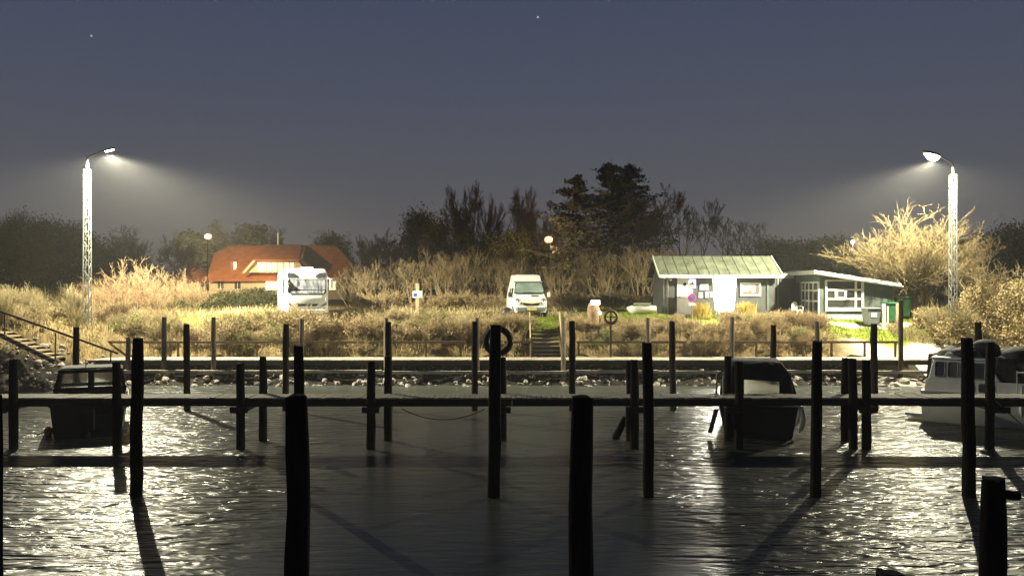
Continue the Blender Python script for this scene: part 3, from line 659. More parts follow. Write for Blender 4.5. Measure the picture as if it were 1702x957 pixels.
# wide dormer with its own little roof
dm = MB(); zb, zt = h(0, 453)[2], h(0, 433)[2]; x0, x1, xt0, xt1 = h(412, 0)[0], h(509, 0)[0], h(430, 0)[0], h(497, 0)[0]
yf = -.45
dm.loft([[(x0, yf, zb), (x1, yf, zb), (xt1, yf, zt), (xt0, yf, zt)], [(x0, 2.9, zb), (x1, 2.9, zb), (xt1, 2.9, zt), (xt0, 2.9, zt)]]); dorm = dm.build('dormer', 'cream', house)
mb = MB(); a0, a1, b0, b1 = h(424, 0)[0], h(500, 0)[0], h(426, 0)[0], h(489, 0)[0]
mb.add([(a0, yf - .45, zt - .1), (a1, yf - .45, zt - .1), (b1, dp / 2, zr + .06), (b0, dp / 2, zr + .06), (a0, yf - .45, zt + .1), (a1, yf - .45, zt + .1), (b1, dp / 2, zr + .22), (b0, dp / 2, zr + .22)],
       [(0, 3, 2, 1), (4, 5, 6, 7), (0, 1, 5, 4), (1, 2, 6, 5), (2, 3, 7, 6), (3, 0, 4, 7)]); mb.build('dormer_roof', 'tile', dorm)
mb = MB(); mb.add([(a1, yf - .47, zt + .02), h(515, 447, -.55), h(521, 447, -.5), (a1 + .35, yf - .3, zt + .2), (b1 + .1, dp / 2, zr + .2), (b1 + .6, dp / 2 - .1, zr + .1)], [(0, 1, 2, 3), (0, 3, 5, 4)]); mb.build('dormer_cheek', 'tile_dark', dorm, fix=False)
mb = MB(); mb.add([(a0, yf - .47, zt + .02), h(404, 454, -.55), h(410, 454, -.75), (a0 + .3, yf - .5, zt - .1)], [(0, 3, 2, 1)]); mb.build('verge_board', 'cream', dorm, fix=False)
for px in (433, 441, 449, 458, 468, 478, 487):
    mb = MB(); c = h(px, 443.5, yf - .03); mb.box(c, (.42, .05, 1.0)); wd = mb.build('window', 'winwarm', dorm)
    mb = MB(); mb.box((c[0], c[1] - .03, c[2]), (.05, .03, 1.0)); mb.box((c[0], c[1] - .03, c[2] + .53), (.5, .05, .07)); mb.build('frame', 'white', wd)
for px, py, w_, h_, lit in ((447, 474, .7, 1.1, 1), (456, 474, .6, 1.1, 1), (465, 472, .6, 1.1, 1), (553, 474, .8, 1.1, 1), (560, 474, .45, 1.1, 0), (367, 474, .7, .9, 0), (395, 474, .7, .9, 0)):
    mb = MB(); c = h(px, py, -.03); mb.box(c, (w_, .06, h_)); wd = mb.build('window', 'winwarm' if lit else 'glass', house)
    mb = MB(); mb.box((c[0], c[1] - .04, c[2] + h_ / 2 + .04), (w_ + .14, .06, .08)); mb.box((c[0], c[1] - .04, c[2] - h_ / 2 - .04), (w_ + .14, .08, .08)); mb.box((c[0], c[1] - .04, c[2]), (.06, .03, h_)); mb.build('frame', 'white', wd)
mb = MB(); c = h(385.5, 442); zc = c[2]; mb.box((c[0], yz(zc) - .1, zc), (.28, .3, 1.05)); mb.build('roof_window', 'winwarm', roof)
mb = MB(); c = h(380.5, 442); mb.box((c[0], yz(zc) - .1, zc), (.3, .3, 1.1)); mb.build('roof_window_shutter', 'reddoor', roof)
mb = MB(); c = h(537, 441); zc = c[2]; mb.box((c[0], yz(zc) - .12, zc), (.55, .3, .7)); mb.build('roof_window', 'darkdoor', roof)
light('house_front_light', 'POINT', h(450, 460, -2.2), 320, (1, .72, .38), house, .1)  # bare point light before the house front, no lamp body
# low outbuilding left of the house
ax = hx(320); ob = empty('outbuilding', (ax, HD - 1.5, hz(ax, HD)), 0, 'small gabled outbuilding with a red-brown door, left of the red-roofed house', 'outbuilding')
g0 = hz(ax, HD); zz = lambda py: hzz(py) - g0; wx = 1.35
mb = MB(); mb.box((0, 2, zz(468) / 2 - .2), (2.6, 4, zz(468) + .4)); mb.build('wall', 'cream', ob)
mb = MB(); mb.prism([(-1.7, zz(466) - .1), (1.7, zz(466) - .1), (.1, zz(441))], 'y', -.3, 4.3); mb.build('roof', 'tile_dark', ob)
mb = MB(); mb.box((hx(325) - ax, -.04, zz(478)), (.8, .07, 1.6)); mb.build('door', 'reddoor', ob)

# ------------------------------------------------------------------ harbour shed
SD = 51.8; sxa, sxb = 8.85, 15.35; sg = hz(12, SD) - .05
shed = empty('harbour_shed', (12.1, SD, sg), 0, 'grey timber harbour shed with a mossy sloping roof and a white door', 'shed')
def s_(px, py, dy=0.): p = P(px, py, SD + dy); return (p.x - 12.1, dy, p.z - sg)
ze = s_(0, 457)[2]; zr = ZD(428, SD + 1.9) - sg
mb = MB(); x0, x1 = sxa - 12.1, sxb - 12.1; dpt = 3.8
mb.prism([(0, -.1), (dpt, -.1), (dpt, ze), (dpt / 2, zr - .12), (0, ze)], 'x', x0, x1); mb.build('wall', 'cladding', shed)
mb = MB(); o_ = .32
for sgn in (0, 1):
    ya, yb_ = (-.45, dpt / 2) if sgn == 0 else (dpt + .45, dpt / 2); za = ze - .12
    mb.add([(x0 - o_, ya, za), (x1 + o_, ya, za), (x1 + o_, yb_, zr), (x0 - o_, yb_, zr), (x0 - o_, ya, za + .09), (x1 + o_, ya, za + .09), (x1 + o_, yb_, zr + .09), (x0 - o_, yb_, zr + .09)],
           [(0, 3, 2, 1), (4, 5, 6, 7), (0, 1, 5, 4), (1, 2, 6, 5), (2, 3, 7, 6), (3, 0, 4, 7)])
for i in range(1, 12):
    xx = x0 - o_ + (x1 - x0 + 2 * o_) * i / 12; mb.bar((xx, -.44, ze - .12 + .10), (xx, dpt / 2 - .03, zr + .08), .05, .035)
rf = mb.build('roof', 'roofgreen', shed)
mb = MB(); mb.box(((x0 + x1) / 2, -.475, ze - .08), (x1 - x0 + 2 * o_, .04, .17)); mb.build('eaves_board', 'white', rf)
for s1 in (x0 - o_ - .02, x1 + o_ + .02):
    mb = MB(); mb.bar((s1, -.46, ze - .06), (s1, dpt / 2, zr + .04), .045, .16); mb.build('verge_board', 'white', rf)
mb = MB(); mb.box((x0 + .06, -.03, ze / 2), (.13, .06, ze)); mb.build('corner_trim', 'galv', shed)
mb = MB(); mb.box((s_(1276, 0)[0], -.03, ze / 2), (.12, .06, ze)); mb.build('corner_trim', 'cladding2', shed)
mb = MB(); c = s_(1109, 0); mb.tube([(c[0], -.1, .1), (c[0], -.1, ze - .35), (c[0] + .1, -.3, ze - .12)], .055, 8); mb.build('downpipe', 'galv', shed, smooth=True)
dx0, dx1, dz1 = s_(1125, 0)[0], s_(1149, 0)[0], s_(0, 460.5)[2]
mb = MB(); mb.box(((dx0 + dx1) / 2, -.035, dz1 / 2 + .04), (dx1 - dx0, .06, dz1)); dr = mb.build('door', 'white', shed)
mb = MB(); cx_, cz_ = s_(1138, 0)[0], s_(0, 472.5)[2]; mb.prism([(cx_ - .14, cz_), (cx_, cz_ - .14), (cx_ + .14, cz_), (cx_, cz_ + .14)], 'y', -.075, -.06); mb.build('diamond_window', 'glass', dr)
mb = MB(); mb.box((dx0 + .14, -.10, dz1 * .47), (.12, .05, .03)); mb.build('handle', 'chrome', dr)
mb = MB(); mb.box(((dx0 + dx1) / 2, -.4, .03), (1.1, .7, .1)); mb.build('doorstep', 'stone', shed)
wx0, wx1, wz0, wz1 = s_(1230, 0)[0], s_(1264, 0)[0], s_(0, 492)[2], s_(0, 469.5)[2]; wc = ((wx0 + wx1) / 2, (wz0 + wz1) / 2)
mb = MB(); mb.box((wc[0], -.02, wc[1]), (wx1 - wx0 - .1, .03, wz1 - wz0 - .1)); wn = mb.build('window', 'glass', shed)
mb = MB(); fw = .11
mb.box((wc[0], -.045, wz1 - fw / 2), (wx1 - wx0, .07, fw)); mb.box((wc[0], -.045, wz0 + fw / 2), (wx1 - wx0, .07, fw))
for xx in (wx0 + fw / 2, wx1 - fw / 2): mb.box((xx, -.045, wc[1]), (fw, .065, wz1 - wz0 - 2 * fw))
mb.build('frame', 'white', wn)
mb = MB(); mb.box((wc[0] - .08, .0 - .038, wc[1] + .02), (.75, .004, .42)); mb.build('curtain', 'paper', wn)
mb = MB(); mb.box((wc[0] + .36, -.041, wc[1] + .03), (.14, .006, .5)); mb.box((wc[0] - .3, -.041, wc[1] - .2), (.22, .006, .16)); mb.box((wc[0] - .02, -.041, wc[1] - .17), (.22, .006, .22)); mb.build('window_display', 'reddoor', wn)
# wall lamps and things on the wall
for px, py, lab in ((1105, 462, 'small round wall lamp under the shed eaves, nearest the corner'), (1114.5, 465, 'small round wall lamp beside the shed downpipe')):
    c = P(px, py, SD - .16); wl_ = empty('wall_lamp', tuple(c), 0, lab, 'wall lamp', 'round wall lamps on the shed')
    mb = MB(); mb.ico((0, -.02, 0), .075, 2, 0, 2); mb.build('globe', 'paper', wl_, smooth=True); mb = MB(); mb.tube([(0, .02, 0), (0, .16, 0)], .025, 8); mb.build('bracket', 'galv', wl_)
def notice(px0, px1, py0, py1, label, lines):
    a, b_ = P(px0, py1, SD - .04), P(px1, py0, SD - .04); c = (a + b_) / 2; rt = empty('notice', tuple(c), 0, label, 'notice', 'notices on the shed wall'); w_, h_ = b_.x - a.x, b_.z - a.z
    mb = MB(); mb.box((0, 0, 0), (w_, .03, h_)); mb.build('sheet', 'paper', rt)
    mb = MB(); mb.box((0, -.02, h_ / 2 - .015), (w_ + .03, .02, .03)); mb.box((0, -.02, -h_ / 2 + .015), (w_ + .03, .02, .03)); mb.build('edging', 'white', rt)
notice(1163, 1177, 472, 482, 'wide white notice board on the shed wall, above the row of small sheets', 3)
notice(1161.5, 1168, 486, 494.5, 'small pale sheet on the shed wall, nearest the no-parking sign', 2)
notice(1172, 1178, 485, 494.5, 'small pale sheet on the shed wall, middle one below the notice board', 2)
notice(1180, 1184, 485, 494, 'small pale sheet on the shed wall, close to the glowing panel', 2)
# glowing panel added in the outline of the shed lamp's glare
gp = P(1204, 517, 50.4); gpz = hz(gp.x, gp.y); gl = empty('glare_panel', (gp.x, gp.y, gpz), 0, 'dazzling white glare panel standing in front of the shed', 'glare panel')
zb, zt = gp.z - gpz, ZD(458, 50.4) - gpz
mb = MB(); mb.loft([[(x, y, z) for x, y in ((-w_, -.1), (w_, -.1), (w_, .1), (-w_, .1))] for z, w_ in ((zb, .40), (zb + .12, .53), (zb + .9, .60), (zt - .12, .65), (zt, .62))]); pb = mb.build('cabinet', 'panelbloom', gl, bevel=.05)  # sides glow as well, added to wash the shed wall like bloom
mb = MB(); mb.loft([[(-w_ + .03, -.105, z), (w_ - .03, -.105, z), (w_ - .03, -.125, z), (-w_ + .03, -.125, z)] for z, w_ in ((zb + .02, .40), (zb + .12, .53), (zb + .9, .60), (zt - .12, .65), (zt - .02, .62))]); mb.build('lit_face', 'panelglow', pb)
mb = MB(); mb.box((-.3, 0, zb / 2 - .05), (.1, .1, zb + .1)); mb.box((.3, 0, zb / 2 - .05), (.1, .1, zb + .1)); mb.build('legs', 'galv', gl)
mb = MB(); mb.box((0, .02, zt + .035), (1.36, .3, .06)); mb.build('hood', 'galv', gl)
light('panel_light', 'SPOT', (0, -.35, zt - .5), 1800, (1, .95, .76), gl, .3, (0, -1, -.25), 170, .4)
# swimming / boat sign with no-parking disc
D = 49.6; sgx = XD(1150, D); gz_ = hz(sgx, D); sg_ = empty('sign_post', (sgx, D, gz_), 0, 'slim sign post carrying a blue-edged pictogram and a round no-parking sign before the shed door', 'sign post')
def zs(py): return ZD(py, D) - gz_
mb = MB(); mb.tube([(0, 0, -.2), (0, 0, zs(457))], .035, 10); mb.build('pole', 'galv', sg_, smooth=True)
w_, zc = .24, (zs(463) + zs(480)) / 2; hh = (zs(463) - zs(480)) / 2
mb = MB(); mb.box((0, -.05, zc), (2 * w_, .03, 2 * hh)); sq = mb.build('square_sign', 'blue', sg_)
mb = MB(); mb.box((0, -.068, zc), (2 * w_ - .07, .008, 2 * hh - .07)); mb.build('white_field', 'white', sq)
mb = MB(); mb.prism([(-.14, zc - .05), (.12, zc - .05), (.16, zc + .02), (-.17, zc + .01)], 'y', -.079, -.074); mb.prism([(-.04, zc + .03), (.08, zc + .03), (-.02, zc + .16)], 'y', -.079, -.074)
mb.prism([(-.17, zc - .12), (.17, zc - .12), (.17, zc - .09), (-.17, zc - .09)], 'y', -.079, -.074); mb.build('pictogram', 'black', sq)
zc = zs(495); rr2 = .235
def disc(r, y0, y1, n=28): return [(r * math.cos(2 * math.pi * i / n), zc + r * math.sin(2 * math.pi * i / n)) for i in range(n)]
mb = MB(); mb.prism(disc(rr2, 0, 0), 'y', -.07, -.04); dsk = mb.build('round_sign', 'red', sg_)
mb = MB(); mb.prism(disc(rr2 - .055, 0, 0), 'y', -.078, -.072); mb.build('blue_field', 'blue', dsk)
mb = MB(); mb.bar((-.14, -.084, zc + .14), (.14, -.084, zc - .14), .01, .05); mb.build('diagonal_bar', 'red', dsk)
mb = MB(); mb.box((0, -.05, zs(505.5)), (.36, .02, .14)); mb.build('small_plate', 'white', sg_)

# ------------------------------------------------------------------ annex with the slanted flat roof
AD = 50.0; ag = hz(19, AD) - .05; axl, axr = 17.37, 21.55; ax0 = (axl + axr) / 2
an = empty('annex', (ax0, AD, ag), 0, 'low green-grey annex with a slanting flat roof and a big white-barred window', 'building')
def a_(px, py): p = P(px, py, AD); return (p.x - ax0, p.z - ag)
zl, zr2 = a_(0, 455)[1], a_(0, 476)[1]; L0, L1 = axl - ax0, axr - ax0
mb = MB(); mb.prism([(L0, .3), (L1, .3), (L1, zr2), (L0, zl)], 'y', 0, 5.5); mb.build('wall', 'cladding2', an)
mb = MB(); mb.box(((L0 + L1) / 2, 2.75, .12), (L1 - L0 + .06, 5.56, .42)); mb.build('plinth', 'white', an)
ra, rb = a_(1356, 450), a_(1491, 471); sl = (rb[1] - ra[1]) / (rb[0] - ra[0])
mb = MB(); xa, xb = L0 - .38, L1 + .2; za = zl + .03; zb_ = za + (xb - xa) * sl
mb.prism([(xa, za), (xb, zb_), (xb, zb_ + .13), (xa, za + .13)], 'y', -.35, 6.0); rf = mb.build('roof', 'greytarp', an)
mb = MB(); mb.prism([(xa - .03, za - .07), (xb + .03, zb_ - .07), (xb + .03, zb_ + .17), (xa - .03, za + .17)], 'y', -.40, -.352); mb.build('front_fascia', 'white', rf)
mb = MB(); mb.prism([(-.40, za - .07), (6.0, za - .07), (6.0, za + .17), (-.40, za + .17)], 'x', xa - .075, xa - .032); mb.build('side_fascia', 'white', rf)
mb = MB(); mb.tube([(xa, -.46, za - .02), (xb + .1, -.46, zb_ - .02)], .06, 8); mb.build('gutter', 'white', rf, smooth=True)
# front window with white bars
def bars(mb, rects, y, t=.05):
    for (p0, p1, q0, q1) in rects:
        u0, w1 = a_(p0, q1); u1, w0 = a_(p1, q0); mb.box(((u0 + u1) / 2, y, (w0 + w1) / 2), (u1 - u0, t, w0 - w1))
u0, w0 = a_(1373, 513); u1, w1 = a_(1433, 466)
mb = MB(); mb.box(((u0 + u1) / 2, -.015, (w0 + w1) / 2), (u1 - u0, .03, w1 - w0)); wn = mb.build('front_window', 'glass', an)
mb = MB(); bars(mb, [(1371, 1374, 465, 514.5), (1431, 1435, 465, 514.5), (1374, 1431, 465, 467.5), (1374, 1431, 511, 514.5)], -.05, .09); mb.build('frame', 'white', wn)
mb = MB(); bars(mb, [(1374, 1431, 480, 483), (1374, 1431, 495, 498), (1420, 1423.5, 467.5, 480), (1420, 1423.5, 483, 495), (1420, 1423.5, 498, 511)], -.042, .06)
bars(mb, [(1387, 1392, 483, 495), (1403, 1406.5, 483, 495), (1392, 1403, 483, 484.2), (1392, 1403, 493.8, 495)], -.04, .05); mb.build('glazing_bars', 'white', wn)
mb = MB(); bars(mb, [(1371, 1436, 514.6, 517)], -.07, .14); mb.build('sill', 'white', wn)
# glazed side facing the porch: glass door with frame, in the wall x = L0
mb = MB(); mb.box((L0 - .015, 1.55, 1.15), (.03, 2.7, 1.8)); sd_ = mb.build('glazed_door', 'bluegrey', an)
mb = MB()
for yy in (.1, 1.0, 1.75, 2.4, 3.0): mb.box((L0 - .045, yy, 1.15), (.07, .16 if yy == .1 else .11, 2.0))
for z_ in (.2, 1.05, 1.65, 2.12): mb.box((L0 - .04, 1.55, z_), (.05, 2.9, .09))
mb.build('frame', 'white', sd_)
mb = MB(); mb.box((L0 - .05, 4.3, 1.05), (.06, 1.5, 2.1)); mb.build('rear_door', 'darkdoor', an)
# porch wall between shed and annex
pw = empty('porch_wall', (16.35, 54.2, hz(16, 54)), 0, 'dark boarded wall and door closing the gap between shed and annex', 'wall')
mb = MB(); mb.box((0, .1, 1.1), (1.95, .15, 2.3)); mb.build('boarding', 'cladding', pw); mb = MB(); mb.box((.42, -.01, 1.0), (.85, .06, 1.95)); mb.build('door', 'darkdoor', pw)
mb = MB(); mb.box((.42, -.02, 2.2), (.95, .05, .28)); mb.build('sign_board', 'paper', pw); mb = MB(); mb.box((-.1, -.02, 1.1), (.07, .05, 2.2)); mb.build('door_post', 'galv', pw)

# garden chair
chx = XD(1325, 50.6); ch = empty('garden_chair', (chx, 50.6, hz(chx, 50.6)), R(25), 'white plastic garden chair by the annex corner', 'chair')
mb = MB(); mb.box((0, 0, .42), (.46, .44, .04)); mb.build('seat', 'white', ch, bevel=.01)
mb = MB(); pr = [(.2 * math.cos(R(t)) * 1.1, .66 + .26 * math.sin(R(t))) for t in range(-20, 201, 20)]
mb.prism([(-.22, .45), (.22, .45)] + pr, 'y', .2, .23); mb.build('backrest', 'white', ch)
for sx in (-.2, .2):
    for sy in (-.18, .19): mb = MB(); mb.bar((sx, sy, .41), (sx * 1.15, sy * 1.15, -.02), .045); mb.build('leg', 'white', ch)
    mb = MB(); mb.bar((sx * 1.15, -.2, .63), (sx * 1.15, .21, .66), .05, .03); mb.bar((sx * 1.15, -.2, .42), (sx * 1.15, -.2, .62), .04); mb.build('armrest', 'white', ch)

# bins, boards and posts right of the annex
def bin_(px, D, w_, h_, m, label, sheet=False):
    x = XD(px, D); rt = empty('wheelie_bin', (x, D, hz(x, D)), R(rnd.uniform(-6, 6)), label, 'bin', 'wheelie bins beside the annex')
    mb = MB(); mb.loft([[(a * w_ / 2 * s, b_ * w_ * .5 * s, z) for a, b_ in ((-1, -1), (1, -1), (1, 1), (-1, 1))] for z, s in ((.06, .78), (h_ * .5, .9), (h_ * .9, 1.))]); body = mb.build('body', m, rt, bevel=.02)
    mb = MB(); mb.loft([[(a * w_ / 2 * s, b_ * w_ * .5 * s - .02, z) for a, b_ in ((-1, -1), (1, -1), (1, 1), (-1, 1))] for z, s in ((h_ * .905, 1.08), (h_ * .95, 1.1), (h_, .7))]); mb.build('lid', m, rt, bevel=.01)
    for sx in (-1, 1):
        mb = MB(); mb.tube([(sx * w_ * .36, w_ * .42, .1), (sx * w_ * .46, w_ * .42, .1)], .1, 14); mb.build('wheel', 'rubber', rt)
    mb = MB(); mb.bar((-w_ * .4, w_ * .58, h_ * .93), (w_ * .4, w_ * .58, h_ * .93), .035); mb.build('handle', m, rt)
    if sheet: mb = MB(); mb.box((-.02, -w_ * .47, h_ * .6), (.3, .012, .24)); mb.build('label_sheet', 'white', body)
bin_(1448, 48.8, .78, 1.02, 'binGrey', 'grey wheelie bin with a white label, against the annex wall', True)
bin_(1481, 49.3, .72, 1.12, 'binGreen', 'green wheelie bin behind the white board and wooden post')
bin_(1499, 50.2, .8, 1.2, 'binGreen', 'tall green wheelie bin half hidden behind the wooden post')
x = XD(1469, 48.7); bd = empty('white_board', (x, 48.7, hz(x, 48.7)), 0, 'narrow white board standing upright between grey and green bins', 'board')
mb = MB(); mb.box((0, 0, .6), (.2, .06, 1.3)); mb.build('panel', 'white', bd, bevel=.015); mb = MB(); mb.box((.22, .03, .55), (.07, .07, 1.15)); mb.build('stake', 'white', bd)
x = XD(1491, 48.5); mb = MB(); mb.tube([(0, 0, -.4), (0, 0, .5), (.02, 0, 1.22), (.0, 0, 1.3)], [.10, .095, .09, .06], 10); o = mb.build('wooden_post', 'palewood', smooth=True); o.location = (x, 48.5, hz(x, 48.5)); tag(o, 'stout rounded wooden post standing in front of the green bins', 'post')

# info post, plaque stone, small white marker, dinghy
D = 51.0; x = XD(694, D); ip = empty('information_post', (x, D, hz(x, D)), 0, 'pale wooden post with a small white information board, between motorhome and van', 'sign post')
z_ = lambda py: ZD(py, D) - hz(x, D)
mb = MB(); mb.box((0, .03, z_(471) / 2 - .1), (.2, .14, z_(471) + .2)); mb.build('post', 'palewood', ip, bevel=.02); mb = MB(); mb.box((0, -.06, z_(489)), (.56, .04, .40)); bb = mb.build('board', 'white', ip)
mb = MB(); mb.box((-.13, -.083, z_(490)), (.2, .006, .2)); mb.build('blue_mark', 'blue', bb); mb = MB(); mb.bar((-.2, .05, -.1), (0, .02, .5), .1); mb.bar((.2, .05, -.1), (0, .02, .5), .1); mb.build('brace', 'palewood', ip)
D = 49.5; x = XD(988, D); g0 = hz(x, D); bo = empty('memorial_stone', (x, D, g0), 0, 'rounded brown standing stone with a bright white plaque, on the lawn', 'stone')
mb = MB(); mb.ico((0, 0, .45), .55, 9, .15, 3, (.72, .55, 1.25)); mb.build('stone', 'boulder', bo, smooth=True); mb = MB(); mb.box((.02, -.34, ZD(502.5, D) - g0), (.52, .06, .25)); mb.build('plaque', 'plaque', bo, bevel=.02)
x = XD(997, 47.6); mk = empty('marker_post', (x, 47.6, hz(x, 47.6)), 0, 'short post with a little round white glowing disc below the memorial stone', 'marker post')
zt = ZD(520, 47.6) - hz(x, 47.6); mb = MB(); mb.bar((0, 0, -.2), (0, 0, zt + .05), .06); mb.build('post', 'rail', mk); mb = MB(); mb.tube([(0, -.03, zt), (0, -.06, zt)], .10, 16); mb.build('glow_disc', 'plaque', mk)
D = 51.5; x = XD(1091, D); dg = empty('dinghy', (x, D, hz(x, D)), R(80), 'small white dinghy lying tilted on the grass beside the shed', 'dinghy')

dg.scale = (.8, .66, .8)
# ------------------------------------------------------------------ vehicles
def ring(y, pts):                   # symmetric cross-section from half-profile (x, z) bottom to top
    return [(x_, y, z_) for x_, z_ in pts] + [(-x_, y, z_) for x_, z_ in reversed(pts)]
def wheel(parent, x_, y_, r=.33, w_=.22):
    mb = MB(); prof = [(r * .62, -w_ / 2), (r * .95, -w_ / 2), (r, -w_ * .3), (r, w_ * .3), (r * .95, w_ / 2), (r * .62, w_ / 2)]
    n = 24; rings = [[(x_ + b_, y_ + a * math.cos(2 * math.pi * i / n), r + a * math.sin(2 * math.pi * i / n)) for i in range(n)] for a, b_ in prof]
    w0 = mb.loft(rings, cap=False).build('wheel', 'rubber', parent, smooth=True)
    mb = MB(); sg2 = 1 if x_ > 0 else -1
    mb.loft([[(x_ + b_ * sg2, y_ + a * math.cos(2 * math.pi * i / n), r + a * math.sin(2 * math.pi * i / n)) for i in range(n)] for a, b_ in ((r * .62, -w_ / 2), (r * .62, w_ * .35), (r * .25, w_ * .45))]); mb.build('rim', 'galv', w0, smooth=True)
# white high-roof van; nose at y = 0, body runs to +y
vx = XD(883, 50.4); van = empty('camper_van', (vx, 50.2, hz(vx, 50.6) - .02), R(5), 'white high-roof camper van with yellow number plate parked at the top of the bank steps', 'van')
st = [(-.02, .36, .70, .62, .70, .78), (.06, .32, .86, .80, .84, .96), (.45, .30, .92, .90, .80, 1.06), (.88, .30, .95, .95, .82, 1.20), (1.02, .30, .95, .955, .80, 1.32), (1.55, .30, .95, .96, .72, 1.93), (1.72, .30, .95, .96, .715, 2.10), (1.95, .30, .95, .96, .71, 2.33), (2.3, .30, .95, .96, .70, 2.42), (4.6, .30, .95, .96, .70, 2.44), (4.78, .32, .95, .95, .69, 2.36), (4.84, .40, .94, .93, .68, 2.2)]
rings = []
for y, zb, zm, wb2, wt, zt in st:
    zm = min(zm, zt - .06); rings.append(ring(y, [(wb2 * .92, zb), (wb2, zb + .14), (wb2, zm), (wb2 - (wb2 - wt) * .35, zm + (zt - zm) * .45), (wt + (wb2 - wt) * .12, zm + (zt - zm) * .85), (wt, zt - .04), (wt - .16, zt)]))
mb = MB(); mb.loft(rings); mb.build('body', 'white_gloss', van, smooth=True).data.set_sharp_from_angle(angle=R(38))
def quad_panel(name, m, pts, parent, t=.02, smooth=False):
    """slab of thickness t on a planar outline"""
    p = [Vector(q) for q in pts]; nrm = (p[1] - p[0]).cross(p[2] - p[0]).normalized(); mb = MB(); mb.loft([p, [q + nrm * t for q in p]]); return mb.build(name, m, parent)
zws = lambda y: 1.32 + (y - 1.02) * (1.93 - 1.32) / .53
def rows(y0, y1, w0, w1, c=.12): return [(-w0 + c, y0, zws(y0)), (w0 - c, y0, zws(y0)), (w0, y0 + .05, zws(y0 + .05)), (w1, y1 - .05, zws(y1 - .05)), (w1 - c, y1, zws(y1)), (-w1 + c, y1, zws(y1)), (-w1, y1 - .05, zws(y1 - .05)), (-w0, y0 + .05, zws(y0 + .05))]
off = lambda pts, d: [(a, b_ - d, c + d * .6) for a, b_, c in pts]
quad_panel('windscreen_seal', 'black', off(rows(1.00, 1.56, .84, .76), .015), van, .03)
quad_panel('windscreen', 'wsglass', off(rows(1.04, 1.52, .80, .72), .05), van, .02)
mb = MB(); mb.bar((-.35, .98, 1.40), (.25, .97, 1.39), .03); mb.bar((.1, .98, 1.37), (.62, .97, 1.38), .03); mb.build('wipers', 'black', van)
mb = MB(); mb.box((0, 1.6, 2.0), (1.58, .24, .045), rx=R(12)); mb.build('roof_visor', 'grey', van)
mb = MB(); mb.box((.3, .83, 1.225), (.42, .12, .02), rx=R(22)); mb.build('bonnet_grille', 'black', van)
for sx in (-1, 1):
    pts = [(sx * .50, -.02 + .06, .86), (sx * .60, .03, .80), (sx * .80, .16, .88), (sx * .82, .32, 1.02), (sx * .72, .34, 1.08), (sx * .56, .16, 1.00)]
    mb = MB(); mb.loft([[(a, b_ - .05, c) for a, b_, c in pts], [(a, b_ + .14, c) for a, b_, c in pts]]); hl_ = mb.build('headlight', 'bluegrey', van); mb = MB(); mb.ico((sx * .68, .08, .92), .07, 3, 0, 2); mb.build('lamp', 'chrome', hl_, smooth=True)
    mb = MB(); mb.box((sx * 1.08, 1.05, 1.28), (.16, .12, .28)); mr = mb.build('wing_mirror', 'white' if sx > 0 else 'black', van, bevel=.03); mb = MB(); mb.bar((sx * .94, 1.1, 1.2), (sx * 1.04, 1.07, 1.22), .05); mb.build('mirror_arm', 'black', mr)
    x1_, xx = sx * .963, sx * .80
    mb = MB(); pl = [(1.25, 1.12), (1.95, 1.12), (1.95, 1.66), (1.58, 1.66)]
    wf = lambda z: .955 - (z - .95) * .122
    mb.loft([[(sx * (wf(c) + .0), b_, c) for b_, c in pl], [(sx * (wf(c) + .015), b_, c) for b_, c in pl]]); mb.build('door_window', 'glass', van)
    mb = MB(); pl = [(2.5, 1.2), (3.1, 1.2), (3.1, 1.62), (2.5, 1.62)]; mb.loft([[(sx * (wf(c) + .0), b_, c) for b_, c in pl], [(sx * (wf(c) + .015), b_, c) for b_, c in pl]]); mb.build('side_window', 'glass', van)
    for y_ in (.78, 3.95): wheel(van, sx * .85, y_)
mb = MB(); mb.prism([(-.48, .86), (-.42, .72), (.42, .72), (.48, .86), (.0, .80)], 'y', -.06, .1); gr = mb.build('grille', 'black', van); mb = MB(); mb.bar((-.46, -.075, .86), (0, -.075, .81), .02, .03); mb.bar((0, -.075, .81), (.46, -.075, .86), .02, .03); mb.build('chrome_strip', 'plate', gr)
mb = MB(); mb.loft([ring(-.09, [(.60, .40), (.74, .42), (.76, .60), (.60, .58)]), ring(.06, [(.66, .38), (.84, .42), (.86, .64), (.66, .60)])]); mb.build('lower_bumper_grille', 'grey', van)
mb = MB(); mb.box((.02, -.115, .50), (.52, .02, .115)); mb.build('number_plate', 'plate', van)
mb = MB(); mb.box((0, .05, .36), (1.5, .14, .06)); mb.build('bumper_lip', 'white_gloss', van)
van.scale = (1.05, 1.05, 1.04)
# dark bag beside the van
x = XD(843, 49.9); o = MB(); o.ico((0, 0, .28), .36, 5, .12, 3, (1, .8, .95)); o = o.build('refuse_bag', 'black', smooth=True); o.location = (x, 49.9, hz(x, 49.9)); tag(o, 'dark bulky bag standing on the grass beside the van', 'bag')

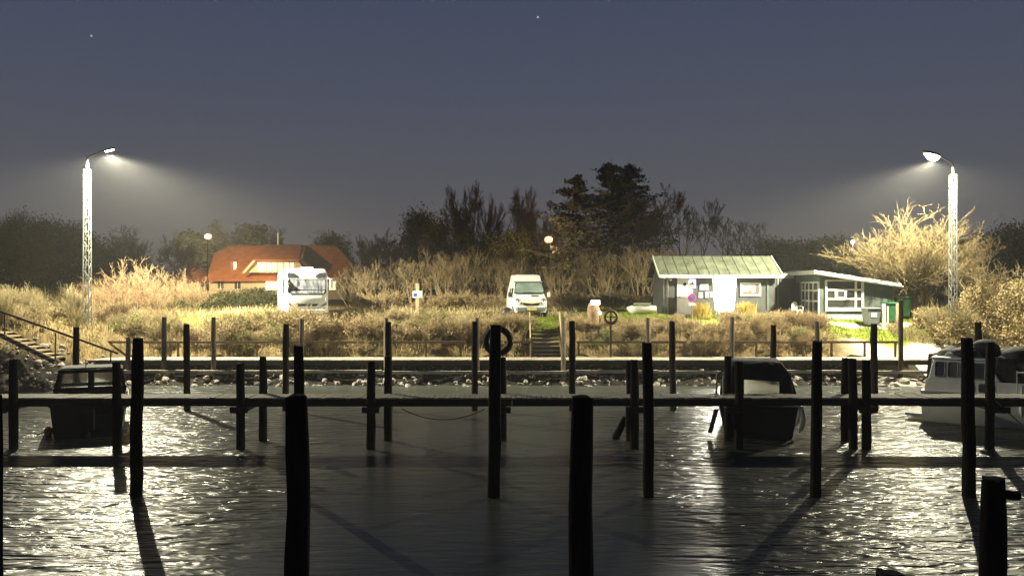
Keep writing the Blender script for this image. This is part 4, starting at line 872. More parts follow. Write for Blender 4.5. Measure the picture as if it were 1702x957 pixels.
# motorhome: nose at y=0
mx_ = XD(512, 48.7); mh = empty('motorhome', (mx_, 48.6, hz(mx_, 50) - .02), R(18.5), 'big white motorhome with silver blinds behind its wide windscreen, facing the harbour', 'motorhome')
st = [(-.02, .38, .95, .90, 1.25), (.12, .33, 1.10, 1.05, 1.48), (.42, .31, 1.16, 1.15, 2.25), (.60, .31, 1.17, 1.165, 2.66), (.95, .31, 1.17, 1.165, 2.80), (6.5, .31, 1.17, 1.165, 2.80), (6.62, .4, 1.12, 1.1, 2.7)]
rings = [ring(y, [(w1 * .93, zb), (w1, zb + .18), (w1, 1.0), (w2, zt - .28), (w2 - .05, zt - .10), (w2 - .2, zt)]) for y, zb, w1, w2, zt in st]
mb = MB(); mb.loft(rings); mb.build('body', 'white_gloss', mh, smooth=True).data.set_sharp_from_angle(angle=R(35))
ym = lambda z: np.interp(z, [1.25, 1.48, 2.25, 2.66], [-.02, .12, .42, .60])
def mpan(name, m, pts, parent, lift, t=.02):
    mb = MB(); f = [(a, float(ym(c)) - lift, c + lift * .3) for a, c in pts]; bk = [(a, b_ + t, c) for a, b_, c in f]; mb.loft([f, bk]); return mb.build(name, m, parent)
ws = mpan('windscreen', 'glass', [(-1.02, 1.48), (-.9, 1.36), (.9, 1.36), (1.02, 1.48), (1.04, 2.12), (.98, 2.22), (-.98, 2.22), (-1.04, 2.12)], mh, .03, .04)
mpan('silver_blind', 'silver', [(-.98, 1.62), (.98, 1.62), (1.0, 2.16), (-1.0, 2.16)], ws, .05, .012)
mpan('dash_cover', 'silver', [(-.86, 1.40), (.86, 1.40), (.95, 1.57), (-.95, 1.57)], ws, .05, .012)
for sx in (-1, 1):
    mpan('skylight_window', 'bluegrey', [(sx * 1.04, 2.30), (sx * .48, 2.30), (sx * .50, 2.42), (sx * .70, 2.55), (sx * 1.02, 2.57)], mh, .03, .05)
    mb = MB(); mb.box((sx * 1.30, .15, 1.98), (.16, .16, .52)); mr = mb.build('mirror', 'white', mh, bevel=.04); mb = MB(); mb.bar((sx * 1.12, .35, 2.28), (sx * 1.28, .17, 2.2), .05); mb.build('mirror_arm', 'white', mr)
    mb = MB(); mb.prism([(sx * .72, .68), (sx * 1.02, .78), (sx * 1.04, .95), (sx * .80, .82)], 'y', -.04, .08); mb.build('headlight', 'chrome', mh)
    for y_ in (1.2, 4.9): wheel(mh, sx * 1.02, y_, .34)
    mb = MB(); mb.box((sx * 1.172, 1.4, 1.75), (.02, 1.1, .65)); mb.build('side_window', 'glass', mh, bevel=.005)
    mb = MB(); mb.box((sx * 1.172, 3.6, 1.85), (.02, 1.0, .55)); mb.build('side_window', 'bluegrey', mh)
mb = MB(); mb.prism([(-.6, .86), (.6, .86), (.48, .74), (-.48, .74)], 'y', -.05, .08); gr = mb.build('grille', 'black', mh)
mb = MB(); mb.box((0, -.06, .84), (1.1, .02, .025)); mb.ico((0, -.06, .81), .05, 1, 0, 1); mb.build('grille_bar', 'chrome', gr)
mb = MB(); mb.loft([ring(-.10, [(.8, .34), (.95, .38), (.95, .5), (.8, .54)]), ring(.2, [(.95, .32), (1.16, .36), (1.16, .52), (.95, .56)])]); mb.build('bumper', 'white', mh, smooth=False, bevel=.03)
mb = MB(); mb.box((0, -.12, .44), (.52, .02, .11)); mb.build('number_plate', 'paper', mh)
mb = MB(); mb.box((.2, 2.6, 2.86), (.7, .7, .12)); mb.build('roof_hatch', 'white', mh, bevel=.03)

# ------------------------------------------------------------------ boats
def hull(L, B, sheer, keel=-.35, tr=.85, flare=.86):
    """closed hull, stern at y=0 and bow at y=L; half-breadth, bow rise and flare per station"""
    rings = []; n = 11
    for i in range(n):
        t = i / (n - 1); bb = B / 2 * (tr + (1 - tr) * math.sin(min(1, t / .45) * math.pi / 2)) * (1 if t < .5 else max(.02, 1 - ((t - .5) / .5) ** 2.2))
        sh = sheer * (1 + .32 * max(0, t - .3) ** 1.5); kz = keel if t < .7 else keel + (sh * .75 - keel) * ((t - .7) / .3) ** 2.2
        y = L * t
        rings.append([(0, y, kz), (bb * .55, y, kz + .10), (bb * flare, y, max(.06, kz + .16)), (bb * (flare + 1) / 2, y, (sh + max(.06, kz + .16)) / 2), (bb, y, sh), (bb * .9, y, sh + .02), (0, y, sh + .06),
                      (-bb * .9, y, sh + .02), (-bb, y, sh), (-bb * (flare + 1) / 2, y, (sh + max(.06, kz + .16)) / 2), (-bb * flare, y, max(.06, kz + .16)), (-bb * .55, y, kz + .10)])
    return rings
def rail_of(rings, i0, i1, idx, r): return [tuple(Vector(rg[idx]) + Vector((0, 0, .0))) for rg in rings[i0:i1]]
def boat_hull(rt, L, B, sheer, m, stripe, **kw):
    rg = hull(L, B, sheer, **kw); h_ = MB().loft(rg).build('hull', m, rt, smooth=True); h_.data.set_sharp_from_angle(angle=R(40))
    for ix in (4, 8): mb = MB(); mb.tube([Vector(g[ix]) + Vector((.01 if ix == 4 else -.01, 0, -.03)) for g in rg], .035, 6); mb.build('rubbing_strake', stripe, h_, smooth=True)
    return rg
# dark cabin boat at the left, stern to the pier
bx = XD(146, 27.9); b1 = empty('cabin_boat', (bx, 27.9, 0), R(23), 'dark cabin boat with two pale wheelhouse windows moored behind the pier', 'boat')
boat_hull(b1, 6.2, 2.3, 1.05, 'darkhull', 'black', tr=.93, flare=.9)
def tbox(mb, z0, z1, x0, x1, ya0, yb0, ya1, yb1):
    mb.loft([[(-x0, ya0, z0), (x0, ya0, z0), (x0, yb0, z0), (-x0, yb0, z0)], [(-x1, ya1, z1), (x1, ya1, z1), (x1, yb1, z1), (-x1, yb1, z1)]]); return mb
WX = []
def wheelhouse(rt, z0, z1, x0, x1, y0, y1, frame_m, wins):
    """four corner posts and sills with real openings, roof on top"""
    mb = MB()
    for sx in (-1, 1):
        for yy, yt in ((y0, y0 + .1), (y1, y1 - .35)): mb.bar((sx * x0, yy, z0), (sx * x1, yt, z1), .10)
        mb.bar((sx * x0, y0, z0 + .06), (sx * x0, y1, z0 + .06), .08, .16)
        mb.bar((sx * (x0 + x1) / 2, (y0 + y1) / 2, z0), (sx * x1, (y0 + y1) / 2, z1), .08)
    for yy, yt in ((y0, y0 + .1), (y1, y1 - .35)):
        mb.bar((0, yy, z0), (0, yt, z1), .14); mb.bar((-x0, yy, z0 + .06), (x0, yy, z0 + .06), .08, .16); mb.bar((-x1, yt, z1 - .04), (x1, yt, z1 - .04), .08, .12)
    return mb.build('wheelhouse', frame_m, rt)
wh = wheelhouse(b1, 1.28, 1.98, 1.06, .90, 1.7, 3.3, 'tarp', None)
mb = MB(); tbox(mb, 1.05, 1.30, 1.08, 1.06, 1.5, 4.6, 1.6, 4.2); mb.build('cabin', 'darkhull', b1)
mb = MB(); tbox(mb, 1.98, 2.06, 1.0, .86, 1.6, 3.1, 1.75, 2.95); mb.build('wheelhouse_roof', 'tarp', b1, bevel=.03)
for sx in (-1, 1):
    mb = MB(); mb.loft([[(sx * .1, 1.73, 1.44), (sx * 1.0, 1.73, 1.40), (sx * .90, 1.80, 1.88), (sx * .1, 1.80, 1.90)], [(sx * .1, 1.75, 1.44), (sx * 1.0, 1.75, 1.40), (sx * .90, 1.82, 1.88), (sx * .1, 1.82, 1.90)]]); mb.build('window', 'clearvinyl', wh)
mb = MB(); mb.box((0, -.05, .55), (.4, .22, .7)); mb.box((0, -.08, .05), (.14, .16, .7)); mb.build('outboard_engine', 'black', b1, bevel=.05)
mb = MB(); mb.tube([(-.15, 2.0, 2.06), (-.15, 2.0, 2.32)], .015, 6); mb.build('aerial', 'black', b1)
# orange float
fx = P(80, 712, 28.2); fl = empty('float', (fx.x, 28.2, .0), 0, 'little orange float with a scrap of pale line beside the dark cabin boat', 'float')
mb = MB(); mb.ico((0, 0, .14), .13, 4, .05, 2, (1, 1, 1.3)); mb.build('ball', 'orange', fl, smooth=True); mb = MB(); mb.tube([(-.02, 0, .16), (-.18, 0, .10), (-.36, .02, .03)], .018, 6); mb.build('line', 'rope', fl)

# covered boat, stern to the pier
bx = XD(1262, 27.8); b2 = empty('covered_boat', (bx, 27.9, 0), R(-12), 'motor boat under a dark canvas cover with a cloudy rear window, moored behind the pier', 'boat')
boat_hull(b2, 6.0, 2.6, 1.02, 'gelcoat', 'white', tr=.92, flare=.80)
mb = MB(); mb.loft([[(-1.0, -.03, -.1), (1.0, -.03, -.1), (1.20, -.03, .98), (-1.20, -.03, .98)], [(-1.0, .0, -.1), (1.0, .0, -.1), (1.20, .0, .98), (-1.20, .0, .98)]]); mb.build('transom', 'darkhull', b2)
# canopy: hooped canvas, open at the bow end, cloudy window in the rear panel
def arch(w_, zs_, z1, n=14): return [(w_ * math.cos(math.pi * k / n), zs_ + (z1 - zs_) * min(1, 1.3 * math.sin(math.pi * k / n))) for k in range(n + 1)]
rings = [[(a, y, c) for a, c in arch(w_, zs_, z1)] for y, w_, z1, zs_ in ((.3, 1.2, 2.24, 1.04), (.9, 1.18, 2.34, 1.08), (2.0, 1.12, 2.36, 1.15), (3.0, 1.02, 2.2, 1.2), (3.3, 1.0, 2.1, 1.2))]
mb = MB(); mb.loft(rings, cap=False, closed=False); cv = mb.build('canopy', 'tarp', b2, smooth=True); cv.data.set_sharp_from_angle(angle=R(50))
sol = cv.modifiers.new('cloth', 'SOLIDIFY'); sol.thickness = .02
ar = arch(1.19, 1.04, 2.23, 40); zt_ = lambda x_: 1.04 + 1.19 * min(1, 1.3 * math.sqrt(max(0, 1 - (x_ / 1.19) ** 2)))
mb = MB(); lft = [(-.42, 1.0)] + [(-.42, zt_(-.42))] + [q for q in ar if q[0] < -.43]; rgt = [q for q in ar if q[0] > .67] + [(.66, zt_(.66)), (.66, 1.0)]
mb.prism(lft, 'y', .31, .33); mb.prism(rgt, 'y', .31, .33); mb.prism([(-.419, 1.78), (.659, 1.74), (.659, zt_(.66)), (-.419, zt_(-.42))], 'y', .31, .33); mb.prism([(-.419, .98), (.659, .98), (.659, 1.14), (-.419, 1.14)], 'y', .31, .33)
rp = mb.build('rear_panel', 'tarp', cv)
mb = MB(); mb.prism([(-.419, 1.141), (.659, 1.141), (.659, 1.739), (-.419, 1.779)], 'y', .315, .321); mb.build('rear_window', 'clearvinyl', rp)
mb = MB(); mb.tube([(1.06, .3, 1.25), (1.0, .32, 2.0), (.3, .5, 2.33), (-.9, .5, 2.20)], .03, 6); mb.build('hoop', 'greytarp', cv, smooth=True)
mb = MB(); mb.tube([(-1.22, .2, 1.02), (-1.30, .0, 1.15), (-1.26, .05, 1.95), (-1.02, .1, 2.12)], .035, 8); mb.build('stern_frame', 'galv', b2, smooth=True)
mb = MB(); mb.loft([[(-1.36, -.2, .88), (-1.22, -.2, .88), (-1.42, -.2, .12), (-1.56, -.2, .12)], [(-1.36, -.1, .88), (-1.22, -.1, .88), (-1.42, -.1, .12), (-1.56, -.1, .12)]]); mb.build('boarding_ladder', 'galv', b2)
mb = MB(); mb.box((-1.02, .1, 1.5), (.16, .1, .75)); mb.build('side_curtain', 'white', b2, bevel=.02)
for k_ in range(2):
    xx = 1.34; mb = MB(); mb.tube([(1.2, .3 + k_ * 1.3, 1.0), (xx, .3 + k_ * 1.3, .95), (xx + .05, .3 + k_ * 1.3, .6), (xx, .3 + k_ * 1.3, .3), (xx - .08, .3 + k_ * 1.3, .15)], [.03, .06, .08, .07, .02], 8); mb.build('fender', 'white', b2, smooth=True)

# white cabin cruiser at the right; bow runs out of the picture
b3 = empty('cabin_cruiser', (XD(1543, 32.2), 32.2, 0), R(-126), 'white cabin cruiser with dark-framed windows and folded covers piled on its roof', 'boat')
b3.scale = (1, .82, 1)
boat_hull(b3, 8.2, 2.9, 1.12, 'gelcoat', 'greytarp', tr=.9, flare=.82, keel=-.4)
mb = MB(); mb.loft([[(-1.0, -.7, .16), (1.0, -.7, .16), (1.1, 0.05, .16), (-1.1, .05, .16)], [(-1.0, -.7, .26), (1.0, -.7, .26), (1.1, 0.05, .26), (-1.1, .05, .26)]]); mb.build('swim_platform', 'grey', b3)
mb = MB(); tbox(mb, 1.10, 1.52, 1.22, 1.18, .1, 6.4, .15, 5.8); cb = mb.build('cabin', 'gelcoat', b3, bevel=.04)
mb = MB(); tbox(mb, 1.52, 2.22, 1.16, 1.0, .25, 3.0, .45, 2.5); ph = mb.build('pilothouse', 'gelcoat', b3, bevel=.03)
mb = MB(); tbox(mb, 2.22, 2.29, 1.06, 1.02, .3, 2.7, .35, 2.65); mb.build('roof', 'white', ph, bevel=.02)
def side_win(parent, y0, y1, z0, z1, xb, xt, zb0, zt0, m, name='window', rim=True):
    for sx in (-1, 1):
        f = lambda z: xb + (xt - xb) * (z - zb0) / (zt0 - zb0)
        pl = [(y0 + .04, z0), (y1 - .04, z0), (y1, z0 + .06), (y1, z1 - .06), (y1 - .04, z1), (y0 + .04, z1), (y0, z1 - .06), (y0, z0 + .06)]
        mb = MB(); mb.loft([[(sx * (f(c) - .02), a, c) for a, c in pl], [(sx * (f(c) + .012), a, c) for a, c in pl]]); wd = mb.build(name, m, parent)
        if rim: mb = MB(); q = [Vector((sx * (f(c) + .014), a, c)) for a, c in pl]; mb.tube(q + [q[0]], .02, 6, cap=False); mb.build('frame', 'grey', wd)
side_win(ph, .52, .90, 1.62, 2.12, 1.16, 1.0, 1.52, 2.22, 'glass'); side_win(ph, 1.02, 1.40, 1.62, 2.12, 1.16, 1.0, 1.52, 2.22, 'clearvinyl'); side_win(ph, 1.62, 2.42, 1.60, 2.12, 1.16, 1.0, 1.52, 2.22, 'glass')
side_win(cb, 1.55, 1.95, 1.16, 1.44, 1.22, 1.18, 1.10, 1.52, 'glass', 'porthole'); side_win(cb, 2.2, 2.7, 1.16, 1.44, 1.22, 1.18, 1.10, 1.52, 'glass', 'porthole')
mb = MB(); tbox(mb, 1.2, 2.35, .55, .5, .02, .1, .12, .3); mb.build('stern_door', 'bluegrey', b3)
for y, x_, r, sd, sq, mm in ((.75, -.35, .30, 3, (2.2, 1.5, .85), 'greytarp'), (1.45, .1, .42, 4, (1.8, 1.9, .75), 'greytarp'), (2.2, -.1, .46, 6, (1.9, 1.6, .95), 'tarp'), (1.2, .5, .25, 8, (1.5, 2.2, .9), 'tarp')):
    mb = MB(); mb.ico((x_, y, 2.27 + r * sq[2] * .5), r, sd, .45, 3, sq); mb.build('folded_cover', mm, b3, smooth=True)
mb = MB(); mb.loft([[(-1.08, 2.6, 1.5), (1.08, 2.6, 1.5), (1.0, 2.8, 2.4), (-1.0, 2.8, 2.4)], [(-1.1, 3.9, 1.5), (1.1, 3.9, 1.5), (.95, 3.5, 2.3), (-.95, 3.5, 2.3)]]); mb.build('spray_hood', 'tarp', b3, bevel=.12)
mb = MB(); mb.ico((-.2, 3.2, 2.4), .5, 12, .4, 3, (1.7, 1.7, .8)); mb.build('bundled_canvas', 'tarp', b3, smooth=True)
mb = MB()
for sx in (-1, 1):
    mb.tube([(sx * 1.25, 3.6, 1.9), (sx * 1.2, 5.5, 1.95), (sx * .7, 7.3, 2.05), (0, 8.1, 2.1)], .022, 6)
    for y_, x_ in ((3.6, 1.25), (4.6, 1.23), (5.5, 1.2), (6.5, .97), (7.3, .7)): mb.tube([(sx * x_, y_, 1.1), (sx * x_, y_, 1.95)], .02, 6)
mb.build('guard_rail', 'white', b3, smooth=True)
for y_ in (3.8, 5.0):
    mb = MB(); mb.tube([(1.33, y_, 1.5), (1.40, y_, 1.25), (1.46, y_, .95), (1.44, y_, .6), (1.4, y_, .45)], [.02, .07, .10, .09, .03], 10); mb.build('fender', 'white', b3, smooth=True)
mb = MB(); a = P(1648, 660, 25.9); c = P(1760, 748, 27.0); pts = [a.lerp(c, t / 12) + Vector((0, 0, -.10 * math.sin(math.pi * t / 12))) for t in range(13)]; mb.tube(pts, .022, 6); tag(mb.build('mooring_rope', 'rope', smooth=True), 'taut pale mooring rope running from the pier post to the white cruiser', 'rope')

# dinghy on the grass: open hull with gunwale and thwart
rg = hull(2.6, 1.3, .48, keel=.02, tr=.8, flare=.75)
mb = MB(); mb.loft(rg); hd = mb.build('hull', 'white', dg, smooth=True); hd.data.set_sharp_from_angle(angle=R(40)); hd.rotation_euler = (0, R(24), 0)
mb = MB(); mb.prism([(-.62, .02), (.62, .02), (.0, .45)], 'y', .5, 2.0); o = mb.build('green_cover', 'roofgreen', dg); o.location = (0.1, 0, .45); o.rotation_euler = (0, R(24), 0)

# ------------------------------------------------------------------ vegetation prototypes (meshes shared by the copies)
def shrub_mesh(name, m, seed, stems=14, L=1.3, r=.016, maxlvl=2, spread=.55, kids=2, base=.25, up=.14, minr=.006, lean=.45, nseg=4, ratio=.55, first=1, leafsize=0, leafper=1):
    rr = random.Random(seed); out, tips = [], []
    for i in range(stems):
        a = rr.uniform(0, 6.283); k = rr.uniform(0, lean)
        grow(rr, (base * math.cos(a) * rr.random(), base * math.sin(a) * rr.random(), -.15), (k * math.cos(a), k * math.sin(a), 1), L * rr.uniform(.65, 1.15), r, 0, maxlvl, out, tips, nseg=nseg, kids=kids, spread=spread, up=up, wob=.16, ratio=ratio, first=first)
    zmax = max(s[5] for s in out)
    me = tubes(name, out, m, minr, leaf=(np.array(tips), leafsize, seed, leafper) if leafsize else None); return me, zmax, out, tips
SHRUB = {}
def fam(key, n, m, **kw): SHRUB[key] = [shrub_mesh(key + '_twigs', m, hash_(key) + i, **kw)[:2] for i in range(n)]
def hash_(s): return sum(ord(c) * (i + 1) for i, c in enumerate(s)) % 9973
fam('bank', 5, 'twig_tan', stems=22, L=1.1, r=.016, maxlvl=2, minr=.009, base=.45, lean=1.1, up=.06, leafsize=.07, leafper=2)
fam('pale', 4, 'twig_pale', stems=22, L=1.9, r=.02, maxlvl=2, minr=.010, base=.45, lean=.5, up=.2)
fam('pink', 3, 'twig_pink', stems=16, L=2.6, r=.032, maxlvl=3, minr=.009, base=.4, lean=.9, nseg=3, kids=2, ratio=.58)
fam('thicket', 4, 'twig_grey', stems=11, L=3.2, r=.055, maxlvl=3, minr=.015, base=.6, lean=.6, nseg=4, kids=2, spread=.42, up=.14, ratio=.46, first=2)
fam('bankgrey', 3, 'twig_grey', stems=22, L=1.0, r=.014, maxlvl=2, minr=.009, base=.5, lean=1.1, up=.06, leafsize=.065, leafper=2)
fam('brown', 3, 'twig_brown', stems=20, L=1.2, r=.015, maxlvl=2, minr=.009, base=.4, lean=.8, up=.12, leafsize=.05, leafper=1)
fam('olive', 2, 'twig_olive', stems=18, L=.9, r=.014, maxlvl=2, minr=.009, base=.5, lean=1.2, up=.03, leafsize=.08, leafper=2)
def place_shrub(key, px, D, h_, wscale, label, group, dz=0.):
    me_, zmax = rnd.choice(SHRUB[key]); x = XD(px, D); o = bpy.data.objects.new('bare_shrub', me_); col.objects.link(o)
    k = h_ / zmax; o.location = (x, D, hz(x, D) - .05 + dz); o.scale = (k * wscale, k * wscale, k); o.rotation_euler = (0, 0, rnd.uniform(0, 6.283)); return tag(o, label, 'shrub', group)
def ok_bank(x, y): return not (.75 < x < 2.85 and y < 50.5)
# low shrubs along the bank behind the jetty
for i in range(190):
    D = rnd.choice([46.2, 46.8, 47.4, 48.0, 48.6]) + rnd.uniform(-.2, .2); px = rnd.uniform(95, 1365); x = XD(px, D)
    if not ok_bank(x, D) or (px > 930 and px < 1090 and D > 48.1): continue
    hgt = rnd.uniform(.75, 1.25) * (1.12 if D < 47.5 else .9)
    if 900 < px < 1100: hgt *= .75
    if px > 1130 and D > 47.2: hgt = rnd.uniform(.9, 1.15)
    u = rnd.random(); hgt *= rnd.choice([.6, .8, 1, 1, 1.1, 1.35]) if px < 850 else rnd.uniform(.8, 1.05)
    kk = 'brown' if u < .10 else 'olive' if u < .17 else 'bankgrey' if (px > 1100 or u < .5) else 'bank'
    place_shrub(kk, px, D, hgt, rnd.uniform(.9, 1.3), {'brown': 'dark brown leafless shrub among the tan ones on the bank behind the jetty', 'olive': 'low olive-green shrub on the bank behind the jetty railing'}.get(kk, 'low tangled shrub of tan leafless twigs on the bank behind the jetty railing'), {'brown': 'dark brown shrubs along the bank', 'olive': 'olive shrubs along the bank'}.get(kk, 'tangled shrubs along the bank'))
for i in range(14):
    D = rnd.uniform(40.5, 46); px = rnd.uniform(-60, 60)
    if XD(px, D) > -21.5 or D < float(shore(XD(px, D))) + 2.2: continue
    place_shrub('bank', px, D, rnd.uniform(.8, 1.3), 1.2, 'rounded tan shrub on the stony slope beside the timber stairs', 'tan shrubs beside the stairs')
for i in range(26):
    D = rnd.uniform(42.5, 48.5); px = rnd.uniform(-70, 135); x = XD(px, D)
    if px > 20 and D < 45: continue
    place_shrub('pale', px, D, rnd.uniform(1.3, 2.3), rnd.uniform(.8, 1.1), 'feathery pale shrub on the bank above the timber stairs, before the first lamp post', 'feathery shrubs above the stairs')
for i, (px, D, h_) in enumerate([(175, 51, 2.7), (228, 53, 3.5), (285, 52, 2.9), (205, 50.2, 2.2), (258, 50, 2.3), (318, 54, 2.3), (150, 54, 2.4)]):
    place_shrub('pink', px, D, h_ * 1.0, 1.1, ['wide pinkish bare shrub just right of the lattice lamp post', 'tallest pinkish bare shrub of the clump left of the house', 'pinkish bare shrub nearest the outbuilding', 'low pinkish shrub at the front of the clump by the lamp post', 'low pinkish shrub at the front, towards the house', 'small bare shrub before the outbuilding door', 'bare shrub right behind the lattice lamp post'][i], 'pinkish shrubs between lamp post and house')
row = [(585, 66, 3.4), (622, 63, 3.6), (655, 68, 4.0), (690, 62, 3.8), (725, 66, 4.6), (742, 61, 4.3), (780, 64, 4.7), (815, 67, 4.2), (845, 62, 3.9), (900, 66, 3.6), (935, 62, 3.9), (968, 67, 4.4), (1000, 62, 4.4), (1035, 66, 5.0), (1068, 61, 4.6), (1100, 65, 4.9), (1135, 68, 5.0), (875, 70, 3.8), (600, 72, 3.6), (760, 72, 4.6)]
for i, (px, D, h_) in enumerate(sorted(row)):
    place_shrub('thicket', px, D, h_, .95, f'leafless grey-brown bush, {ORD[i] if i < len(ORD) else ("nineteenth" if i == 18 else "twentieth")} from the left in the thicket behind motorhome, van and shed', 'bushes of the leafless thicket')
for i in range(16):
    px = 590 + i * 34 + rnd.uniform(-10, 10)
    if 830 < px < 930: continue
    place_shrub('bankgrey', px, 57.5 + rnd.uniform(-.7, .7), rnd.uniform(1.0, 1.7), 1.2, 'knee-high dry bush at the foot of the leafless thicket', 'dry bushes at the foot of the thicket')
for px, D, h_, lab in ((1555, 46.9, 2.3, 'spiky pale sapling at the foot of the lamp post beside the big tree'), (1592, 46.2, 2.6, 'bright pale sapling growing straight in front of the lattice mast'), (1612, 46.6, 2.0, 'small pale sapling between lattice mast and rounded hedge')):
    place_shrub('pale', px, D, h_, .6, lab, 'pale saplings at the lamp post')

# rounded leafy hedge at the right
def dome(px, D, rx, h_, label, seed, m='hedgeleaf', n=5200, size=.11, name='hedge_bush', group='rounded hedge bushes by the shore'):
    x = XD(px, D); g = np.random.default_rng(seed); z0 = hz(x, D)
    th = g.uniform(0, 2 * math.pi, n); u = g.uniform(-.15, 1, n); r_ = g.uniform(.55, 1.0, n) ** .5
    lump = 1 + .10 * np.sin(th * 5 + seed) * np.sin(u * 7) + .07 * np.sin(th * 11 + u * 13)
    s = np.sqrt(np.maximum(0, 1 - np.clip(u, 0, 1) ** 2)); c = np.stack([rx * r_ * lump * s * np.cos(th), rx * .8 * r_ * lump * s * np.sin(th), h_ * np.clip(u * r_ * lump, -.1, 1.1) + .1], 1)
    rt = empty(name, (x, D, z0), 0, label, 'hedge' if 'hedge' in name else 'bush', group)
    link_mesh('foliage', leaves('foliage', c, size, m, seed, .05, 2, 0, .55), rt)
    rr = random.Random(seed); out, tips = [], []
    for i in range(26):
        a = rr.uniform(0, 6.28); grow(rr, (.3 * math.cos(a), .3 * math.sin(a), -.1), (math.cos(a) * rr.uniform(0, rx / h_), math.sin(a) * rr.uniform(0, rx / h_) * .8, 1), h_ * .95, .03, 0, 2, out, tips, nseg=4, kids=2, spread=.4, up=.05, ratio=.4)
    link_mesh('stems', tubes('stems', out, 'twig_pale', .008), rt); return rt
dome(1668, 48.2, 2.9, 2.65, 'big rounded dry-leaved hedge bush behind the white cruiser', 1, n=9000)
dome(1588, 46.6, 1.25, 1.35, 'small rounded bush in front of the big bare tree', 2, n=3200)
dome(1725, 46.5, 1.9, 2.3, 'rounded dry bush cut by the right edge of the picture', 3, n=5000)
dome(1545, 48.2, .9, .9, 'low yellowish bush at the foot of the big bare tree', 4, n=1800)
for px, D, rx, h_, lab in ((375, 66, 1.5, 1.0, 'dark rounded bush before the house wall, left one'), (425, 68, 2.0, 1.25, 'bigger dark rounded bush before the house wall, next to the motorhome'), (300, 62, 1.7, .9, 'low dark bush in front of the outbuilding')):
    dome(px, D, rx, h_, lab, int(px), 'leafdark', 2600, .16, 'garden_bush', 'dark bushes before the house')

# grass: dry tangle on the bank, lawn blades, reeds
def scatter(n, f):
    pts = []
    while len(pts) < n:
        p = f()
        if p is None: continue
        pts.append((p[0], p[1], hz(*p) - .03))
    return pts
def bank_pt():
    x = rnd.uniform(-30, 16.8); y = rnd.uniform(45.5, 51.5) if rnd.random() < .8 else rnd.uniform(50, 56)
    if not ok_bank(x, y) or (x > 4 and y > 49.4) or (x < -20 and False): return None
    if math.sin(x * 1.9 + 2 * math.sin(y * 1.3)) + rnd.uniform(-.9, .9) < -.3: return None
    return x, y
tag(link_mesh('dry_grass', blades('dry_grass', scatter(26000, bank_pt), 'drygrass', (.15, .5), .022, .7, 1)), kind='stuff')
def left_pt():
    x = rnd.uniform(-33, -20.2); y = rnd.uniform(39, 47.5)
    if y < float(shore(x)) + 1.6 + rnd.uniform(0, .8): return None
    return x, y
tag(link_mesh('bank_grass', blades('bank_grass', scatter(6500, left_pt), 'drygrass', (.15, .5), .022, .8, 2)), kind='stuff')
def lawn_pt():
    k = rnd.random()
    if k < .45: p = (rnd.uniform(4.5, 17), rnd.uniform(49.5, 52))
    elif k < .85: p = (rnd.uniform(16.8, 23.5), rnd.uniform(46.7, 51))
    else: p = (rnd.uniform(1.0, 2.9), rnd.uniform(47.3, 51))
    if 16.5 < p[0] and 48.45 < p[1] < 49.35: return None
    return p
tag(link_mesh('lawn_grass', blades('lawn_grass', scatter(30000, lawn_pt), 'lawnblade', (.05, .14), .02, .5, 3)), kind='stuff')
def fringe_pt():
    x = rnd.uniform(20.5, 28); y = rnd.uniform(46.4, 48.8)
    if math.sin(x * 3 + y * 2) + rnd.uniform(-1, 1) < .3: return None
    return x, y
tag(link_mesh('shore_grass', blades('shore_grass', scatter(5000, fringe_pt), 'drygrass', (.15, .5), .022, .6, 4)), kind='stuff')
for px, D, h_, lab in ((1167, 50.6, .95, 'tuft of golden ornamental grass beside the sign post'), (1239, 50.6, .85, 'tuft of golden ornamental grass right of the glowing panel')):
    x = XD(px, D); b_ = [(rnd.gauss(0, .22), rnd.gauss(0, .2), 0) for _ in range(700)]
    o = link_mesh('ornamental_grass', blades('ornamental_grass', b_, 'yellowgrass', (h_ * .5, h_ * 1.05), .02, .45, int(px)), None, (x, D, hz(x, D))); tag(o, lab, 'grass tuft', 'golden grass tufts before the shed')

# distant wood: one dark mass low behind the trees
g = np.random.default_rng(77); n = 30000; wd_ = g.uniform(0, 1, n); Dw = g.uniform(96, 128, n); xw = g.uniform(-95, 95, n)
hw = 2.4 + 1.6 * np.sin(xw * .21 + 1) * np.sin(xw * .083) + 1.2 * np.sin(xw * .9 + Dw * .3) ** 2 + .6 * np.sin(xw * 2.3)
ok = ~((xw > -42) & (xw < -16) & (Dw < 124)); c_ = np.stack([xw, Dw, height(xw, Dw) + np.maximum(.3, hw * 1.25) * wd_ ** .8], 1)[ok]
tag(link_mesh('distant_wood', leaves('distant_wood', c_, .85, 'leafdark', 78, .4, 1, 0, .5)), kind='stuff')

